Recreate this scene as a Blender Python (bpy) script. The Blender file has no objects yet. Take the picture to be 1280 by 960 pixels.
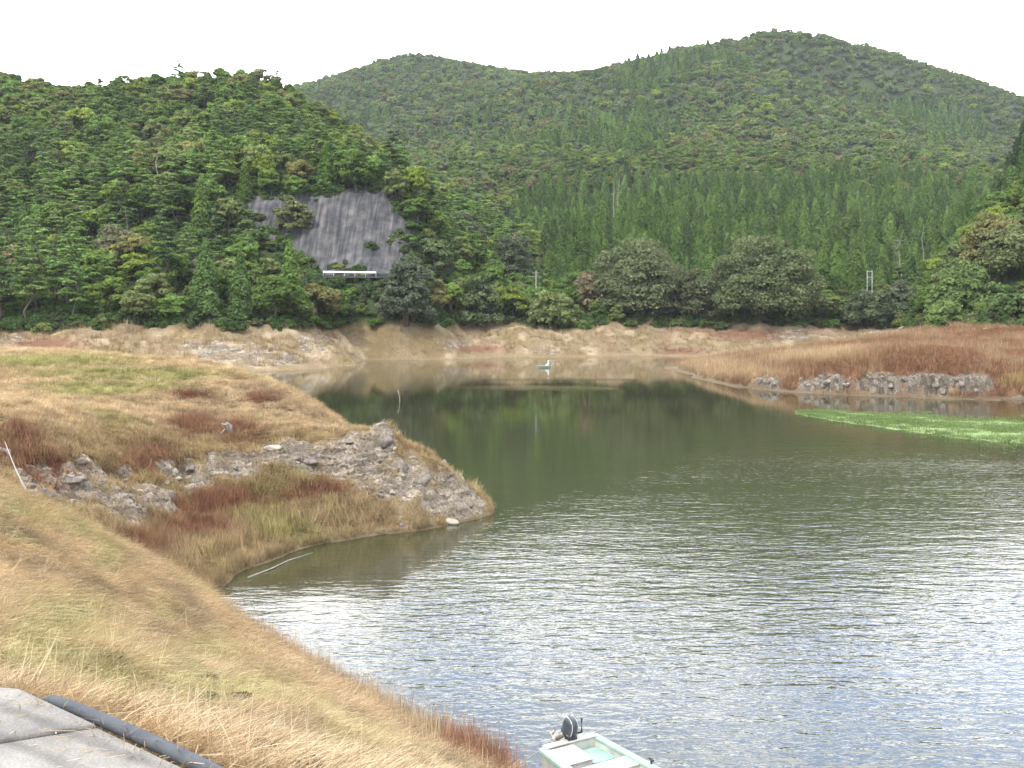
import bpy, math, random
import numpy as np
from mathutils import Vector, Matrix
rng = np.random.default_rng(7)
random.seed(7)
scene = bpy.context.scene
COL = scene.collection
R = math.radians

# ------------------------------------------------------------------ camera, sky, sun, exposure
F, HOR, CH = 1230.0, 400.0, 8.0            # focal length and horizon row of the photograph, eye height over the water
cam = bpy.data.objects.new('camera', bpy.data.cameras.new('camera'))
COL.objects.link(cam); scene.camera = cam
cam.location = (0, 0, CH); cam.rotation_euler = (R(90), 0, 0)
cam.data.sensor_width = 36; cam.data.lens = 36 * F / 1280
cam.data.shift_y = -(480 - HOR) / 1280
cam.data.clip_start = 0.1; cam.data.clip_end = 9000

SUN_EL, SUN_AZ = 48.0, 215.0               # azimuth clockwise from +Y
world = bpy.data.worlds.new('World'); scene.world = world; world.use_nodes = True
wn = world.node_tree; wn.nodes.clear()
def N(nt, t, **kw):
    n = nt.nodes.new(t)
    for k, v in kw.items():
        if k in ('inp',): 
            for a, b in v.items(): n.inputs[a].default_value = b
        else: setattr(n, k, v)
    return n
def ramp(nt, stops, interp='LINEAR'):
    n = nt.nodes.new('ShaderNodeValToRGB'); cr = n.color_ramp; cr.interpolation = interp
    while len(cr.elements) < len(stops): cr.elements.new(0.5)
    for e, (p, c) in zip(cr.elements, stops):
        e.position = p; e.color = (c, c, c, 1) if isinstance(c, (int, float)) else (*c, 1)
    return n
sky = N(wn, 'ShaderNodeTexSky', sky_type='NISHITA', sun_disc=False, sun_elevation=R(SUN_EL), sun_rotation=R(SUN_AZ),
        air_density=1.2, dust_density=2.0, ozone_density=1.5)
tc = N(wn, 'ShaderNodeTexCoord')
mp = N(wn, 'ShaderNodeMapping'); mp.inputs['Scale'].default_value = (1, 1, 1.7); mp.inputs['Location'].default_value = (0.35, 0.1, 0.22)
cl = N(wn, 'ShaderNodeTexNoise', inp={'Scale': 3.1, 'Detail': 7, 'Roughness': 0.55, 'Distortion': 0.3})
sx = N(wn, 'ShaderNodeSeparateXYZ')
el = ramp(wn, [(0.0, 0.45), (0.25, 0.32), (0.38, -0.04), (0.75, 0.06), (1, 0.1)])
add = N(wn, 'ShaderNodeMath', operation='ADD')
cov = ramp(wn, [(0.46, 0.20), (0.60, 1.0)])
mix = N(wn, 'ShaderNodeMix', data_type='RGBA')
fr = N(wn, 'ShaderNodeMapRange', inp={'From Min': -0.2, 'From Max': 0.9, 'To Min': 19.0, 'To Max': 62.0})
cb = N(wn, 'ShaderNodeCombineColor'); sb = N(wn, 'ShaderNodeVectorMath', operation='MULTIPLY'); sb.inputs[1].default_value = (4.8, 6.2, 8.8)
bg = N(wn, 'ShaderNodeBackground', inp={'Strength': 0.1})
out = N(wn, 'ShaderNodeOutputWorld')
L = wn.links.new
L(tc.outputs['Generated'], mp.inputs[0]); L(mp.outputs[0], cl.inputs['Vector'])
L(sx.outputs['Y'], fr.inputs['Value']); [L(fr.outputs[0], cb.inputs[k]) for k in range(3)]; L(cb.outputs[0], mix.inputs['B']); L(sky.outputs[0], sb.inputs[0])
L(tc.outputs['Generated'], sx.inputs[0]); L(sx.outputs['Z'], el.inputs[0])
L(cl.outputs[0], add.inputs[0]); L(el.outputs[0], add.inputs[1]); L(add.outputs[0], cov.inputs[0])
L(cov.outputs[0], mix.inputs['Factor']); L(sb.outputs[0], mix.inputs['A']); L(mix.outputs['Result'], bg.inputs['Color'])
L(bg.outputs[0], out.inputs['Surface'])

sun = bpy.data.objects.new('sun', bpy.data.lights.new('sun', 'SUN')); COL.objects.link(sun)
sun.data.energy = 3.4; sun.data.angle = R(6); sun.data.color = (1.0, 0.95, 0.86)
sd = Vector((math.sin(R(SUN_AZ)) * math.cos(R(SUN_EL)), math.cos(R(SUN_AZ)) * math.cos(R(SUN_EL)), math.sin(R(SUN_EL))))
sun.rotation_euler = sd.to_track_quat('Z', 'Y').to_euler()
vs = scene.view_settings
scene.display_settings.display_device = 'sRGB'
vs.view_transform = 'Standard'; vs.look = 'None'; vs.exposure = -0.08; vs.gamma = 1.0; vs.use_curve_mapping = False
cy = scene.cycles
cy.use_denoising = True; cy.denoiser = 'OPENIMAGEDENOISE'; cy.denoising_input_passes = 'RGB_ALBEDO_NORMAL'
cy.max_bounces = 6; cy.diffuse_bounces = 3; cy.glossy_bounces = 3; cy.transmission_bounces = 3; cy.volume_bounces = 1
cy.transparent_max_bounces = 4; cy.caustics_reflective = False; cy.caustics_refractive = False
cy.use_adaptive_sampling = True; cy.adaptive_threshold = 0.015

# ------------------------------------------------------------------ helpers
def tag(o, label=None, cat=None, group=None, kind=None):
    if label: o['label'] = label
    if cat: o['category'] = cat
    if group: o['group'] = group
    if kind: o['kind'] = kind
    return o
def at(px, py, D): return np.array([(px - 640) / F * D, D, CH - (py - HOR) / F * D])
def on_water(px, py, z=0.0):
    D = (CH - z) * F / (py - HOR); return np.array([(px - 640) / F * D, D, z])
def proj(P):
    P = np.atleast_2d(P); y = np.maximum(P[:, 1], 0.1)
    return 640 + P[:, 0] / y * F, HOR + (CH - P[:, 2]) / y * F

def new_mesh(name, verts, faces, mat=None, smooth=False, k=None):
    """faces: (n,k) int array or list of tuples"""
    me = bpy.data.meshes.new(name)
    if isinstance(faces, np.ndarray):
        v = np.ascontiguousarray(verts, dtype=np.float32); f = np.ascontiguousarray(faces, dtype=np.int32)
        me.vertices.add(len(v)); me.vertices.foreach_set('co', v.ravel())
        me.loops.add(f.size); me.loops.foreach_set('vertex_index', f.ravel())
        me.polygons.add(len(f)); me.polygons.foreach_set('loop_start', np.arange(0, f.size, f.shape[1], dtype=np.int32))
        me.update(calc_edges=True)
    else:
        me.from_pydata([tuple(map(float, q)) for q in verts], [], [tuple(int(i) for i in q) for q in faces]); me.update()
    if smooth: me.polygons.foreach_set('use_smooth', [True] * len(me.polygons))
    for m in (mat if isinstance(mat, (list, tuple)) else [mat] if mat else []): me.materials.append(m)
    return me
def link(name, me, parent=None, loc=None):
    o = bpy.data.objects.new(name, me); COL.objects.link(o)
    if parent: o.parent = parent
    if loc is not None: o.location = loc
    return o
def empty(name, loc=(0, 0, 0), rz=0):
    o = bpy.data.objects.new(name, None); o.location = loc; o.rotation_euler = (0, 0, rz); o.empty_display_size = 0.3
    COL.objects.link(o); return o
def pattr(me, name, arr, typ='FLOAT_COLOR'):
    a = me.attributes.new(name, typ, 'POINT')
    arr = np.asarray(arr, dtype=np.float32)
    if typ == 'FLOAT_COLOR':
        if arr.shape[1] == 3: arr = np.hstack([arr, np.ones((len(arr), 1), np.float32)])
        a.data.foreach_set('color', arr.ravel())
    elif typ == 'FLOAT_VECTOR': a.data.foreach_set('vector', arr.ravel())
    elif typ == 'INT': a.data.foreach_set('value', arr.astype(np.int32).ravel())
    else: a.data.foreach_set('value', arr.ravel())

class MB:
    """collects shapes for one mesh"""
    def __init__(s): s.v = []; s.f = []
    def add(s, vs_, fs):
        o = len(s.v); s.v += [tuple(map(float, p)) for p in vs_]; s.f += [tuple(int(i) + o for i in f) for f in fs]; return s
    def box(s, c, size, rot=None, taper=1.0):
        vs_ = []
        for z in (-1, 1):
            t = taper if z > 0 else 1
            for x, y in ((-1, -1), (1, -1), (1, 1), (-1, 1)):
                p = Vector((x * size[0] / 2 * t, y * size[1] / 2 * t, z * size[2] / 2))
                if rot: p = rot @ p
                vs_.append(p + Vector(c))
        return s.add(vs_, [(3, 2, 1, 0), (4, 5, 6, 7), (0, 1, 5, 4), (1, 2, 6, 5), (2, 3, 7, 6), (3, 0, 4, 7)])
    def tube(s, pts, rad, n=8, cap=True):
        pts = [Vector(p) for p in pts]; m = len(pts)
        rad = rad if hasattr(rad, '__len__') else [rad] * m
        vs_ = []; fs = []
        for i, p in enumerate(pts):
            d = (pts[min(i + 1, m - 1)] - pts[max(i - 1, 0)]).normalized()
            u = d.cross(Vector((0, 0, 1)) if abs(d.z) < 0.95 else Vector((1, 0, 0))).normalized(); w = d.cross(u)
            for k in range(n):
                a = 2 * math.pi * k / n; vs_.append(p + (u * math.cos(a) + w * math.sin(a)) * rad[i])
        for i in range(m - 1):
            for k in range(n):
                fs.append((i * n + k, i * n + (k + 1) % n, (i + 1) * n + (k + 1) % n, (i + 1) * n + k))
        if cap: fs += [tuple(range(n))[::-1], tuple((m - 1) * n + k for k in range(n))]
        return s.add(vs_, fs)
    def loft(s, rings, cap=True):
        n = len(rings[0]); vs_ = [p for r in rings for p in r]; fs = []
        for i in range(len(rings) - 1):
            for k in range(n): fs.append((i * n + k, i * n + (k + 1) % n, (i + 1) * n + (k + 1) % n, (i + 1) * n + k))
        if cap: fs += [tuple(range(n))[::-1], tuple((len(rings) - 1) * n + k for k in range(n))]
        return s.add(vs_, fs)
    def build(s, name, mat, parent=None, smooth=False, bevel=0, loc=None):
        o = link(name, new_mesh(name, s.v, s.f, mat, smooth), parent, loc)
        if bevel:
            b = o.modifiers.new('bevel', 'BEVEL'); b.width = bevel; b.segments = 2; b.limit_method = 'ANGLE'
        return o

# value noise, vectorised
def _h(ix, iy, iz, seed):
    h = (ix * 374761393 + iy * 668265263 + iz * 2147483647 + seed * 1274126177) & 0xffffffff
    h = ((h ^ (h >> 13)) * 1274126177) & 0xffffffff
    return ((h ^ (h >> 16)) & 0xffff) / 65535.0
def vnoise(x, y, z=None, seed=0):
    z = np.zeros_like(x) if z is None else z
    fx, fy, fz = np.floor(x), np.floor(y), np.floor(z)
    ix, iy, iz = fx.astype(np.int64), fy.astype(np.int64), fz.astype(np.int64)
    tx, ty, tz = x - fx, y - fy, z - fz
    tx, ty, tz = [t * t * (3 - 2 * t) for t in (tx, ty, tz)]
    r = 0
    for a in (0, 1):
        for b in (0, 1):
            for c in (0, 1):
                w = (tx if a else 1 - tx) * (ty if b else 1 - ty) * (tz if c else 1 - tz)
                r = r + w * _h(ix + a, iy + b, iz + c, seed)
    return r * 2 - 1
def fbm(x, y, z=None, o=4, seed=0, ridged=False):
    r = 0; a = 1; t = 0
    for i in range(o):
        n = vnoise(x * 2 ** i + 17.3 * i, y * 2 ** i - 9.1 * i, None if z is None else z * 2 ** i, seed + i)
        r = r + a * ((1 - 2 * np.abs(n)) if ridged else n); t += a; a *= 0.5
    return r / t
def sstep(a, b, x): t = np.clip((x - a) / (b - a), 0, 1); return t * t * (3 - 2 * t)

class TPS:
    def __init__(s, pts, vals, lam=1e-5):
        s.p = np.array(pts, float); n = len(s.p)
        K = s.k(s.p, s.p) + lam * np.eye(n); P = np.hstack([np.ones((n, 1)), s.p])
        A = np.zeros((n + 3, n + 3)); A[:n, :n] = K; A[:n, n:] = P; A[n:, :n] = P.T
        s.w = np.linalg.solve(A, np.concatenate([np.array(vals, float), np.zeros(3)]))
    def k(s, a, b):
        r2 = ((a[:, None, :] - b[None, :, :]) ** 2).sum(-1) + 1e-12
        return 0.5 * r2 * np.log(r2)
    def __call__(s, q):
        q = np.asarray(q, float); out = np.empty(len(q))
        for i in range(0, len(q), 20000):
            b = q[i:i + 20000]; out[i:i + 20000] = s.k(b, s.p) @ s.w[:-3] + s.w[-3] + b @ s.w[-2:]
        return out
def grid_faces(nr, nc):
    i = np.arange(nr - 1)[:, None] * nc + np.arange(nc - 1)[None, :]
    i = i.ravel(); return np.stack([i, i + 1, i + nc + 1, i + nc], 1)

# ------------------------------------------------------------------ materials
def mat(name):
    m = bpy.data.materials.new(name); m.use_nodes = True; nt = m.node_tree
    b = nt.nodes['Principled BSDF']; return m, nt, b
def simple(name, col, rough=0.5, metal=0.0, var=0.25, scale=8.0, bump=0.0, spec=0.5):
    m, nt, b = mat(name); l = nt.links.new
    t = N(nt, 'ShaderNodeTexCoord'); n = N(nt, 'ShaderNodeTexNoise', inp={'Scale': scale, 'Detail': 6, 'Roughness': 0.6})
    r = ramp(nt, [(0.3, tuple(c * (1 - var) for c in col)), (0.7, tuple(min(1, c * (1 + var)) for c in col))])
    l(t.outputs['Object'], n.inputs['Vector']); l(n.outputs[0], r.inputs[0]); l(r.outputs[0], b.inputs['Base Color'])
    b.inputs['Roughness'].default_value = rough; b.inputs['Metallic'].default_value = metal
    b.inputs['Specular IOR Level'].default_value = spec
    if bump:
        bp = N(nt, 'ShaderNodeBump', inp={'Strength': bump, 'Distance': 0.02}); l(n.outputs[0], bp.inputs['Height']); l(bp.outputs[0], b.inputs['Normal'])
    return m

def leaf_mat(name, var=0.35, trans=0.34, nscale=0.35):
    """colour comes from 'tint' on the instance or on the object; varied through the crown"""
    m, nt, b = mat(name); l = nt.links.new; nt.nodes.remove(b)
    a = N(nt, 'ShaderNodeAttribute', attribute_type='INSTANCER', attribute_name='tint')
    g = N(nt, 'ShaderNodeNewGeometry')
    n = N(nt, 'ShaderNodeTexNoise', inp={'Scale': nscale, 'Detail': 3, 'Roughness': 0.6})
    r1 = ramp(nt, [(0.3, 1 - var), (0.7, 1 + var)])
    r2 = ramp(nt, [(0.0, 0.72), (1.0, 1.28)])
    m1 = N(nt, 'ShaderNodeMix', data_type='RGBA', blend_type='MULTIPLY'); m1.inputs['Factor'].default_value = 1
    m2 = N(nt, 'ShaderNodeMix', data_type='RGBA', blend_type='MULTIPLY'); m2.inputs['Factor'].default_value = 1
    d = N(nt, 'ShaderNodeBsdfDiffuse'); tr = N(nt, 'ShaderNodeBsdfTranslucent'); mx = N(nt, 'ShaderNodeMixShader'); mx.inputs[0].default_value = trans
    l(g.outputs['Position'], n.inputs['Vector']); l(n.outputs[0], r1.inputs[0]); l(g.outputs['Random Per Island'], r2.inputs[0])
    l(a.outputs['Color'], m1.inputs['A']); l(r1.outputs[0], m1.inputs['B']); l(m1.outputs['Result'], m2.inputs['A']); l(r2.outputs[0], m2.inputs['B'])
    l(m2.outputs['Result'], d.inputs['Color']); l(m2.outputs['Result'], tr.inputs['Color'])
    l(d.outputs[0], mx.inputs[1]); l(tr.outputs[0], mx.inputs[2]); l(mx.outputs[0], nt.nodes['Material Output'].inputs['Surface'])
    return m
M_LEAF = leaf_mat('foliage')
M_GRASS = leaf_mat('grass_blades', var=0.2, trans=0.2, nscale=1.5)
M_BARK = simple('bark', (0.12, 0.10, 0.08), 0.9, var=0.35, scale=3, bump=0.5)
M_DEAD = simple('bleached_wood', (0.26, 0.235, 0.19), 0.85, var=0.25, scale=6, bump=0.4)

def ground_mat(name, scale=1.0, bump=0.35, strata=(0.55, 1, 2.6), k=1.0):
    """colour from the 'tint' attribute of the mesh, 'rock' attribute turns it into fractured stone"""
    m, nt, b = mat(name); l = nt.links.new
    t = N(nt, 'ShaderNodeTexCoord')
    a = N(nt, 'ShaderNodeAttribute', attribute_name='tint'); rk = N(nt, 'ShaderNodeAttribute', attribute_name='rock')
    n1 = N(nt, 'ShaderNodeTexNoise', inp={'Scale': 1.3 * scale, 'Detail': 9, 'Roughness': 0.7})
    n2 = N(nt, 'ShaderNodeTexNoise', inp={'Scale': 7 * scale, 'Detail': 8, 'Roughness': 0.75})
    r1 = ramp(nt, [(0.32, 0.62), (0.68, 1.35)])
    mu = N(nt, 'ShaderNodeMix', data_type='RGBA', blend_type='MULTIPLY'); mu.inputs['Factor'].default_value = 1
    mpp = N(nt, 'ShaderNodeMapping'); mpp.inputs['Scale'].default_value = strata; mpp.inputs['Rotation'].default_value = (0.3, 0.5, 0.2) if strata[2] > 1 else (0, 0, 0)
    vo = N(nt, 'ShaderNodeTexVoronoi', feature='F1', inp={'Scale': 2.6 * scale, 'Randomness': 1.0})
    ve = N(nt, 'ShaderNodeTexVoronoi', feature='DISTANCE_TO_EDGE', inp={'Scale': 2.6 * scale})
    wr = N(nt, 'ShaderNodeVectorMath', operation='MULTIPLY_ADD'); wr.inputs[1].default_value = (0.9 / scale,) * 3
    rr = ramp(nt, [(0.30, (0.055 * k, 0.045 * k, 0.034 * k)), (0.42, (0.16 * k, 0.13 * k, 0.095 * k)), (0.55, (0.28 * k, 0.23 * k, 0.165 * k)), (0.68, (0.50 * k, 0.43 * k, 0.33 * k))])
    er = ramp(nt, [(0.0, 0.35), (0.04, 1.0)])
    mr = N(nt, 'ShaderNodeMix', data_type='RGBA', blend_type='MULTIPLY'); mr.inputs['Factor'].default_value = 0.75
    nm = N(nt, 'ShaderNodeMix', data_type='FLOAT'); nm.inputs['Factor'].default_value = 0.22
    fin = N(nt, 'ShaderNodeMix', data_type='RGBA')
    l(t.outputs['Object'], n1.inputs['Vector']); l(t.outputs['Object'], n2.inputs['Vector'])
    l(t.outputs['Object'], wr.inputs[2]); l(n1.outputs['Color'], wr.inputs[0]); l(wr.outputs[0], mpp.inputs[0])
    l(mpp.outputs[0], vo.inputs['Vector']); l(mpp.outputs[0], ve.inputs['Vector'])
    l(n2.outputs[0], r1.inputs[0]); l(a.outputs['Color'], mu.inputs['A']); l(r1.outputs[0], mu.inputs['B'])
    sp = N(nt, 'ShaderNodeSeparateColor'); l(vo.outputs['Color'], sp.inputs[0])
    l(n2.outputs[0], nm.inputs['A']); l(sp.outputs[0], nm.inputs['B']); l(nm.outputs[0], rr.inputs[0])
    l(ve.outputs['Distance'], er.inputs[0]); l(rr.outputs[0], mr.inputs['A']); l(er.outputs[0], mr.inputs['B'])
    # ragged rock border
    am = N(nt, 'ShaderNodeMath', operation='MULTIPLY_ADD', inp={1: 2.6, 2: -1.3}); l(n1.outputs[0], am.inputs[0])
    ad = N(nt, 'ShaderNodeMath', operation='ADD'); l(am.outputs[0], ad.inputs[0]); l(rk.outputs['Fac'], ad.inputs[1])
    rs = ramp(nt, [(0.42, 0.0), (0.55, 1.0)]); l(ad.outputs[0], rs.inputs[0])
    l(rs.outputs[0], fin.inputs['Factor']); l(mu.outputs['Result'], fin.inputs['A']); l(mr.outputs['Result'], fin.inputs['B'])
    l(fin.outputs['Result'], b.inputs['Base Color'])
    b.inputs['Roughness'].default_value = 0.95; b.inputs['Specular IOR Level'].default_value = 0.15
    hm = N(nt, 'ShaderNodeMath', operation='MULTIPLY_ADD', inp={1: 0.25}); l(ve.outputs['Distance'], hm.inputs[0]); l(n2.outputs[0], hm.inputs[2])
    bp = N(nt, 'ShaderNodeBump', inp={'Strength': bump, 'Distance': 0.25 / scale}); l(hm.outputs[0], bp.inputs['Height']); l(bp.outputs[0], b.inputs['Normal'])
    return m
M_HILL = ground_mat('hill_ground', 0.45)
M_HEAD = ground_mat('headland_ground', 1.3, 0.7, k=1.15)
M_BANK = ground_mat('bank_ground', 2.6)
M_SPIT = ground_mat('spit_ground', 0.9, 0.6, (1.3, 0.8, 0.3), 0.62)

STRAW = np.array([0.43, 0.335, 0.205]); PALE = np.array([0.50, 0.385, 0.24]); GREEN = np.array([0.20, 0.24, 0.06])
RUST = np.array([0.155, 0.08, 0.047]); OLIVE = np.array([0.27, 0.195, 0.09]); TAN = np.array([0.33, 0.245, 0.135])
def blob(px, py, spots):
    """soft patches given as (px, py, rx, ry[, angle])"""
    m = np.zeros(len(px))
    for s in spots:
        a = R(s[4]) if len(s) > 4 else 0
        dx, dy = px - s[0], py - s[1]
        x = dx * math.cos(a) + dy * math.sin(a); y = -dx * math.sin(a) + dy * math.cos(a)
        m = np.maximum(m, np.exp(-((x / s[2]) ** 2 + (y / s[3]) ** 2) ** 1.5))
    return m
def blend(c, tgt, w): return c * (1 - w[:, None]) + tgt * w[:, None]

# ------------------------------------------------------------------ hills and far bank
def ctl(l): return np.array([((p[0] - 640) / F, math.log(p[2])) for p in l]), np.array([CH - (p[1] - HOR) / F * p[2] for p in l])
hill_ctl = [
 # lake bed in front of the far shore
 (-500, 520, 125), (0, 520, 130), (400, 500, 140), (640, 480, 170), (880, 470, 185), (1100, 462, 195), (1300, 460, 150), (1700, 460, 140),
 # waterline
 (-500, 466, 149), (-200, 466, 149), (0, 466, 149), (150, 466, 149), (280, 466, 149), (340, 463, 156.2), (420, 459, 166.8), (446, 452, 189),
 (500, 450, 196.8), (640, 447, 209), (800, 445, 218.7), (880, 446, 214), (1000, 446, 216), (1120, 447, 210),
 # bank top, where the wood begins
 (-500, 418, 166), (-200, 420, 165), (0, 420, 165), (150, 417, 167), (300, 414, 172), (380, 412, 180), (450, 412, 202), (560, 412, 214), (640, 412, 222),
 (760, 411, 228), (870, 410, 231), (940, 410, 233), (1020, 406, 236), (1060, 412, 240), (1120, 412, 232),
 # road bench and the cut above it
 (-500, 338, 200), (-200, 340, 200), (0, 342, 203), (200, 345, 205), (300, 346, 207), (400, 347, 208), (500, 349, 210),
 (-200, 341, 208), (0, 343, 211), (200, 346, 212), (300, 347, 213), (400, 348, 214), (500, 350, 216),
 (200, 272, 232), (300, 262, 232), (400, 250, 234), (490, 248, 236), (540, 290, 236),
 (560, 360, 235), (620, 380, 245), (640, 392, 260), (700, 390, 270), (790, 388, 275), (880, 386, 280), (1000, 386, 285), (1100, 386, 270), (1150, 388, 262),
 # left spur
 (-500, 120, 430), (-300, 105, 420), (-100, 118, 410), (0, 117, 400), (85, 138, 392), (160, 128, 398), (250, 117, 400), (330, 128, 402), (400, 158, 397),
 (450, 193, 387), (500, 230, 372), (550, 260, 352), (600, 292, 335), (640, 322, 320), (690, 372, 303),
 (0, 200, 305), (200, 200, 305), (350, 215, 290), (430, 235, 270), (-300, 200, 300),
 (-300, 190, 520), (0, 190, 500), (250, 190, 500), (400, 215, 490), (500, 260, 470), (560, 310, 450),
 # valley floor and the planted slope
 (760, 376, 310), (880, 374, 315), (1000, 374, 325), (1130, 378, 320),
 (640, 320, 400), (760, 300, 400), (880, 298, 400), (1000, 298, 400), (1130, 298, 400), (1250, 310, 420),
 (620, 228, 560), (700, 222, 560), (880, 216, 560), (1000, 214, 560), (1100, 214, 570), (1210, 218, 590), (1350, 250, 600),
 # back range
 (560, 200, 680), (620, 170, 780), (530, 140, 900), (440, 160, 880), (300, 190, 850), (0, 220, 850), (-300, 230, 850),
 (700, 160, 760), (800, 150, 730), (880, 120, 760), (960, 110, 800), (1010, 112, 850), (1060, 155, 760), (1110, 190, 670),
 (1080, 125, 905), (1140, 155, 850), (1200, 165, 840), (1300, 190, 820),
 (-500, 140, 1150), (-100, 140, 1120), (200, 130, 1100), (300, 124, 1100), (390, 111, 1090), (440, 100, 1110), (490, 82, 1130), (530, 73, 1150), (570, 83, 1140), (620, 97, 1090),
 (655, 106, 1050), (700, 101, 1020), (760, 91, 990), (830, 75, 950), (880, 61, 930), (940, 57, 940), (1000, 51, 960), (1040, 64, 960),
 (1080, 79, 960), (1130, 94, 950), (1180, 107, 950), (1230, 121, 940), (1280, 142, 930), (1400, 180, 920), (1700, 240, 900),
 (-300, 200, 1380), (300, 180, 1380), (530, 160, 1400), (655, 180, 1350), (880, 160, 1250), (1000, 150, 1250), (1200, 180, 1250), (1500, 240, 1250),
 # right hillside
 (1150, 413, 175), (1200, 409, 178), (1280, 405, 172), (1500, 400, 160), (1800, 390, 150), (1190, 385, 200), (1230, 345, 212), (1280, 292, 212), (1290, 258, 240), (1240, 312, 250),
 (1400, 205, 215), (1600, 150, 210), (1280, 240, 330), (1230, 310, 335), (1400, 180, 340), (1700, 100, 330),
]
hc, hv = ctl(hill_ctl)
hill_tps = TPS(hc, hv, 1e-6)
def hill_z(u, D, detail=True):
    z = hill_tps(np.stack([u, np.log(D)], 1)); X = u * D
    z = z + sstep(300, 700, D) * 9 * fbm(X / 110, D / 110, o=3, seed=5) + sstep(230, 330, D) * 2.5 * fbm(X / 35, D / 35, o=3, seed=9)
    if detail:
        band = sstep(-1.5, 0.8, z) * (1 - sstep(6.5, 10, z)) * (1 - sstep(280, 330, D))
        z = z + band * (1.3 * fbm(X / 9, D / 5, o=4, seed=21, ridged=True) - 0.35 + 0.5 * fbm(X / 2.2, D / 2.2, o=3, seed=23))
    return z
us = np.linspace(-0.95, 0.9, 820)
Ds = np.concatenate([np.arange(122, 252, 0.6), np.geomspace(252, 1400, 170)])
UU, DD = np.meshgrid(us, Ds); uf, df = UU.ravel(), DD.ravel()
zf = hill_z(uf, df)
HX, HY = uf * df, df
verts = np.stack([HX, HY, zf], 1)
me = new_mesh('hills', verts, grid_faces(len(Ds), len(us)), M_HILL, True)
ppx, ppy = proj(verts)
nz = fbm(HX / 7, HY / 7, o=4, seed=31); nz2 = fbm(HX / 2.5, HY / 2.5, o=3, seed=33)
c = np.tile(TAN, (len(zf), 1))
c = blend(c, OLIVE, sstep(0.0, 0.35, nz)); c = blend(c, PALE, sstep(0.1, 0.5, nz2) * 0.7)
c = blend(c, RUST * 1.6, np.maximum(blob(ppx, ppy, [(60, 430, 50, 8), (600, 436, 40, 5), (940, 418, 60, 7), (850, 440, 30, 4)]), 0.35 * sstep(0.1, 0.4, -nz)))
c = c * (0.78 + 0.16 * nz2)[:, None]; c = blend(c, TAN * 0.72, 0.8 * (1 - sstep(0.15, 0.5, zf)))
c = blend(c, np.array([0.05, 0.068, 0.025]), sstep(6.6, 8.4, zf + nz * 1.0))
pattr(me, 'tint', c)
rk = blob(ppx, ppy, [(10, 425, 25, 9), (300, 440, 70, 16), (250, 432, 40, 9), (390, 425, 25, 25, 40), (345, 450, 60, 10), (565, 430, 25, 8), (680, 440, 25, 5), 
                     (990, 420, 35, 10), (1110, 412, 26, 9)]) * 0.62
rk = rk * (1 - sstep(7, 9, zf))
pattr(me, 'rock', rk, 'FLOAT')
tag(link('hills', me), 'wooded hills and dry eroded bank across the lake', 'hills', kind='structure')

# ------------------------------------------------------------------ headland on the left
head_ctl = [
 (-500, 470, 90), (-100, 470, 84), (100, 480, 78), (250, 495, 68), (330, 512, 62), (385, 545, 57), (450, 572, 53), (520, 600, 50), (600, 640, 46), (650, 665, 43.5), (680, 690, 40),
 (-500, 448, 72), (-200, 447, 74), (0, 449, 70), (100, 459, 66), (200, 466, 62), (300, 479, 56), (350, 487, 52.5), (384, 502, 49.5), (391, 515, 47.2),
 (-500, 500, 40), (-200, 500, 40), (0, 500, 41), (100, 508, 43), (200, 505, 46), (300, 512, 46.5), (372, 532, 44.5), (415, 541, 43.5),
 (-500, 560, 30), (-200, 558, 30), (0, 556, 31), (100, 560, 33.5), (200, 556, 38), (260, 556, 40), (320, 560, 39.5), (360, 552, 40.3), (440, 546, 41.0), (474, 549, 40.8), (500, 562, 40.8), (540, 579, 40.6), (578, 604, 40.9), (604, 628, 41.9), (440, 562, 45.5), (480, 572, 45.5), (520, 590, 45), (560, 612, 44.2),
 (-500, 640, 26), (-200, 640, 26), (0, 628, 27.8), (100, 652, 28.6), (180, 630, 33), (240, 614, 36.5), (320, 606, 37.4), (400, 600, 38.6), (460, 598, 38.9), (520, 612, 39.2), (570, 627, 39.9),
 (120, 680, 28.2), (200, 700, 29.3), (200, 668, 31.5), (300, 676, 33.6), (300, 645, 35.5), (400, 645, 36.6), (500, 640, 37.9), (560, 645, 38.7),
 (612, 635, 41.9), (580, 652, 39.05), (550, 660, 37.9), (480, 668, 36.7), (400, 683, 34.8), (330, 705, 32.3), (280, 735, 29.4), (235, 765, 27),
 (620, 690, 38), (520, 720, 34), (420, 745, 31.5), (360, 770, 29), (300, 800, 26), (200, 780, 25), (100, 700, 25.2), (0, 660, 25), (-200, 660, 24),
]
qc, qv = ctl(head_ctl)
head_tps = TPS(qc, qv, 1e-6)
HROCK = [(120, 600, 50, 14, -5), (60, 610, 55, 30, 20), (170, 632, 60, 26), (225, 590, 32, 18), (290, 585, 45, 20), (240, 605, 34, 14), (345, 560, 26, 10), (395, 575, 38, 22),
         (440, 575, 45, 28), (478, 560, 22, 22), (500, 605, 50, 34), (545, 615, 55, 32), (580, 638, 30, 18), (470, 600, 34, 26), (20, 635, 40, 18), (360, 575, 40, 18), (100, 585, 40, 10)]
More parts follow.
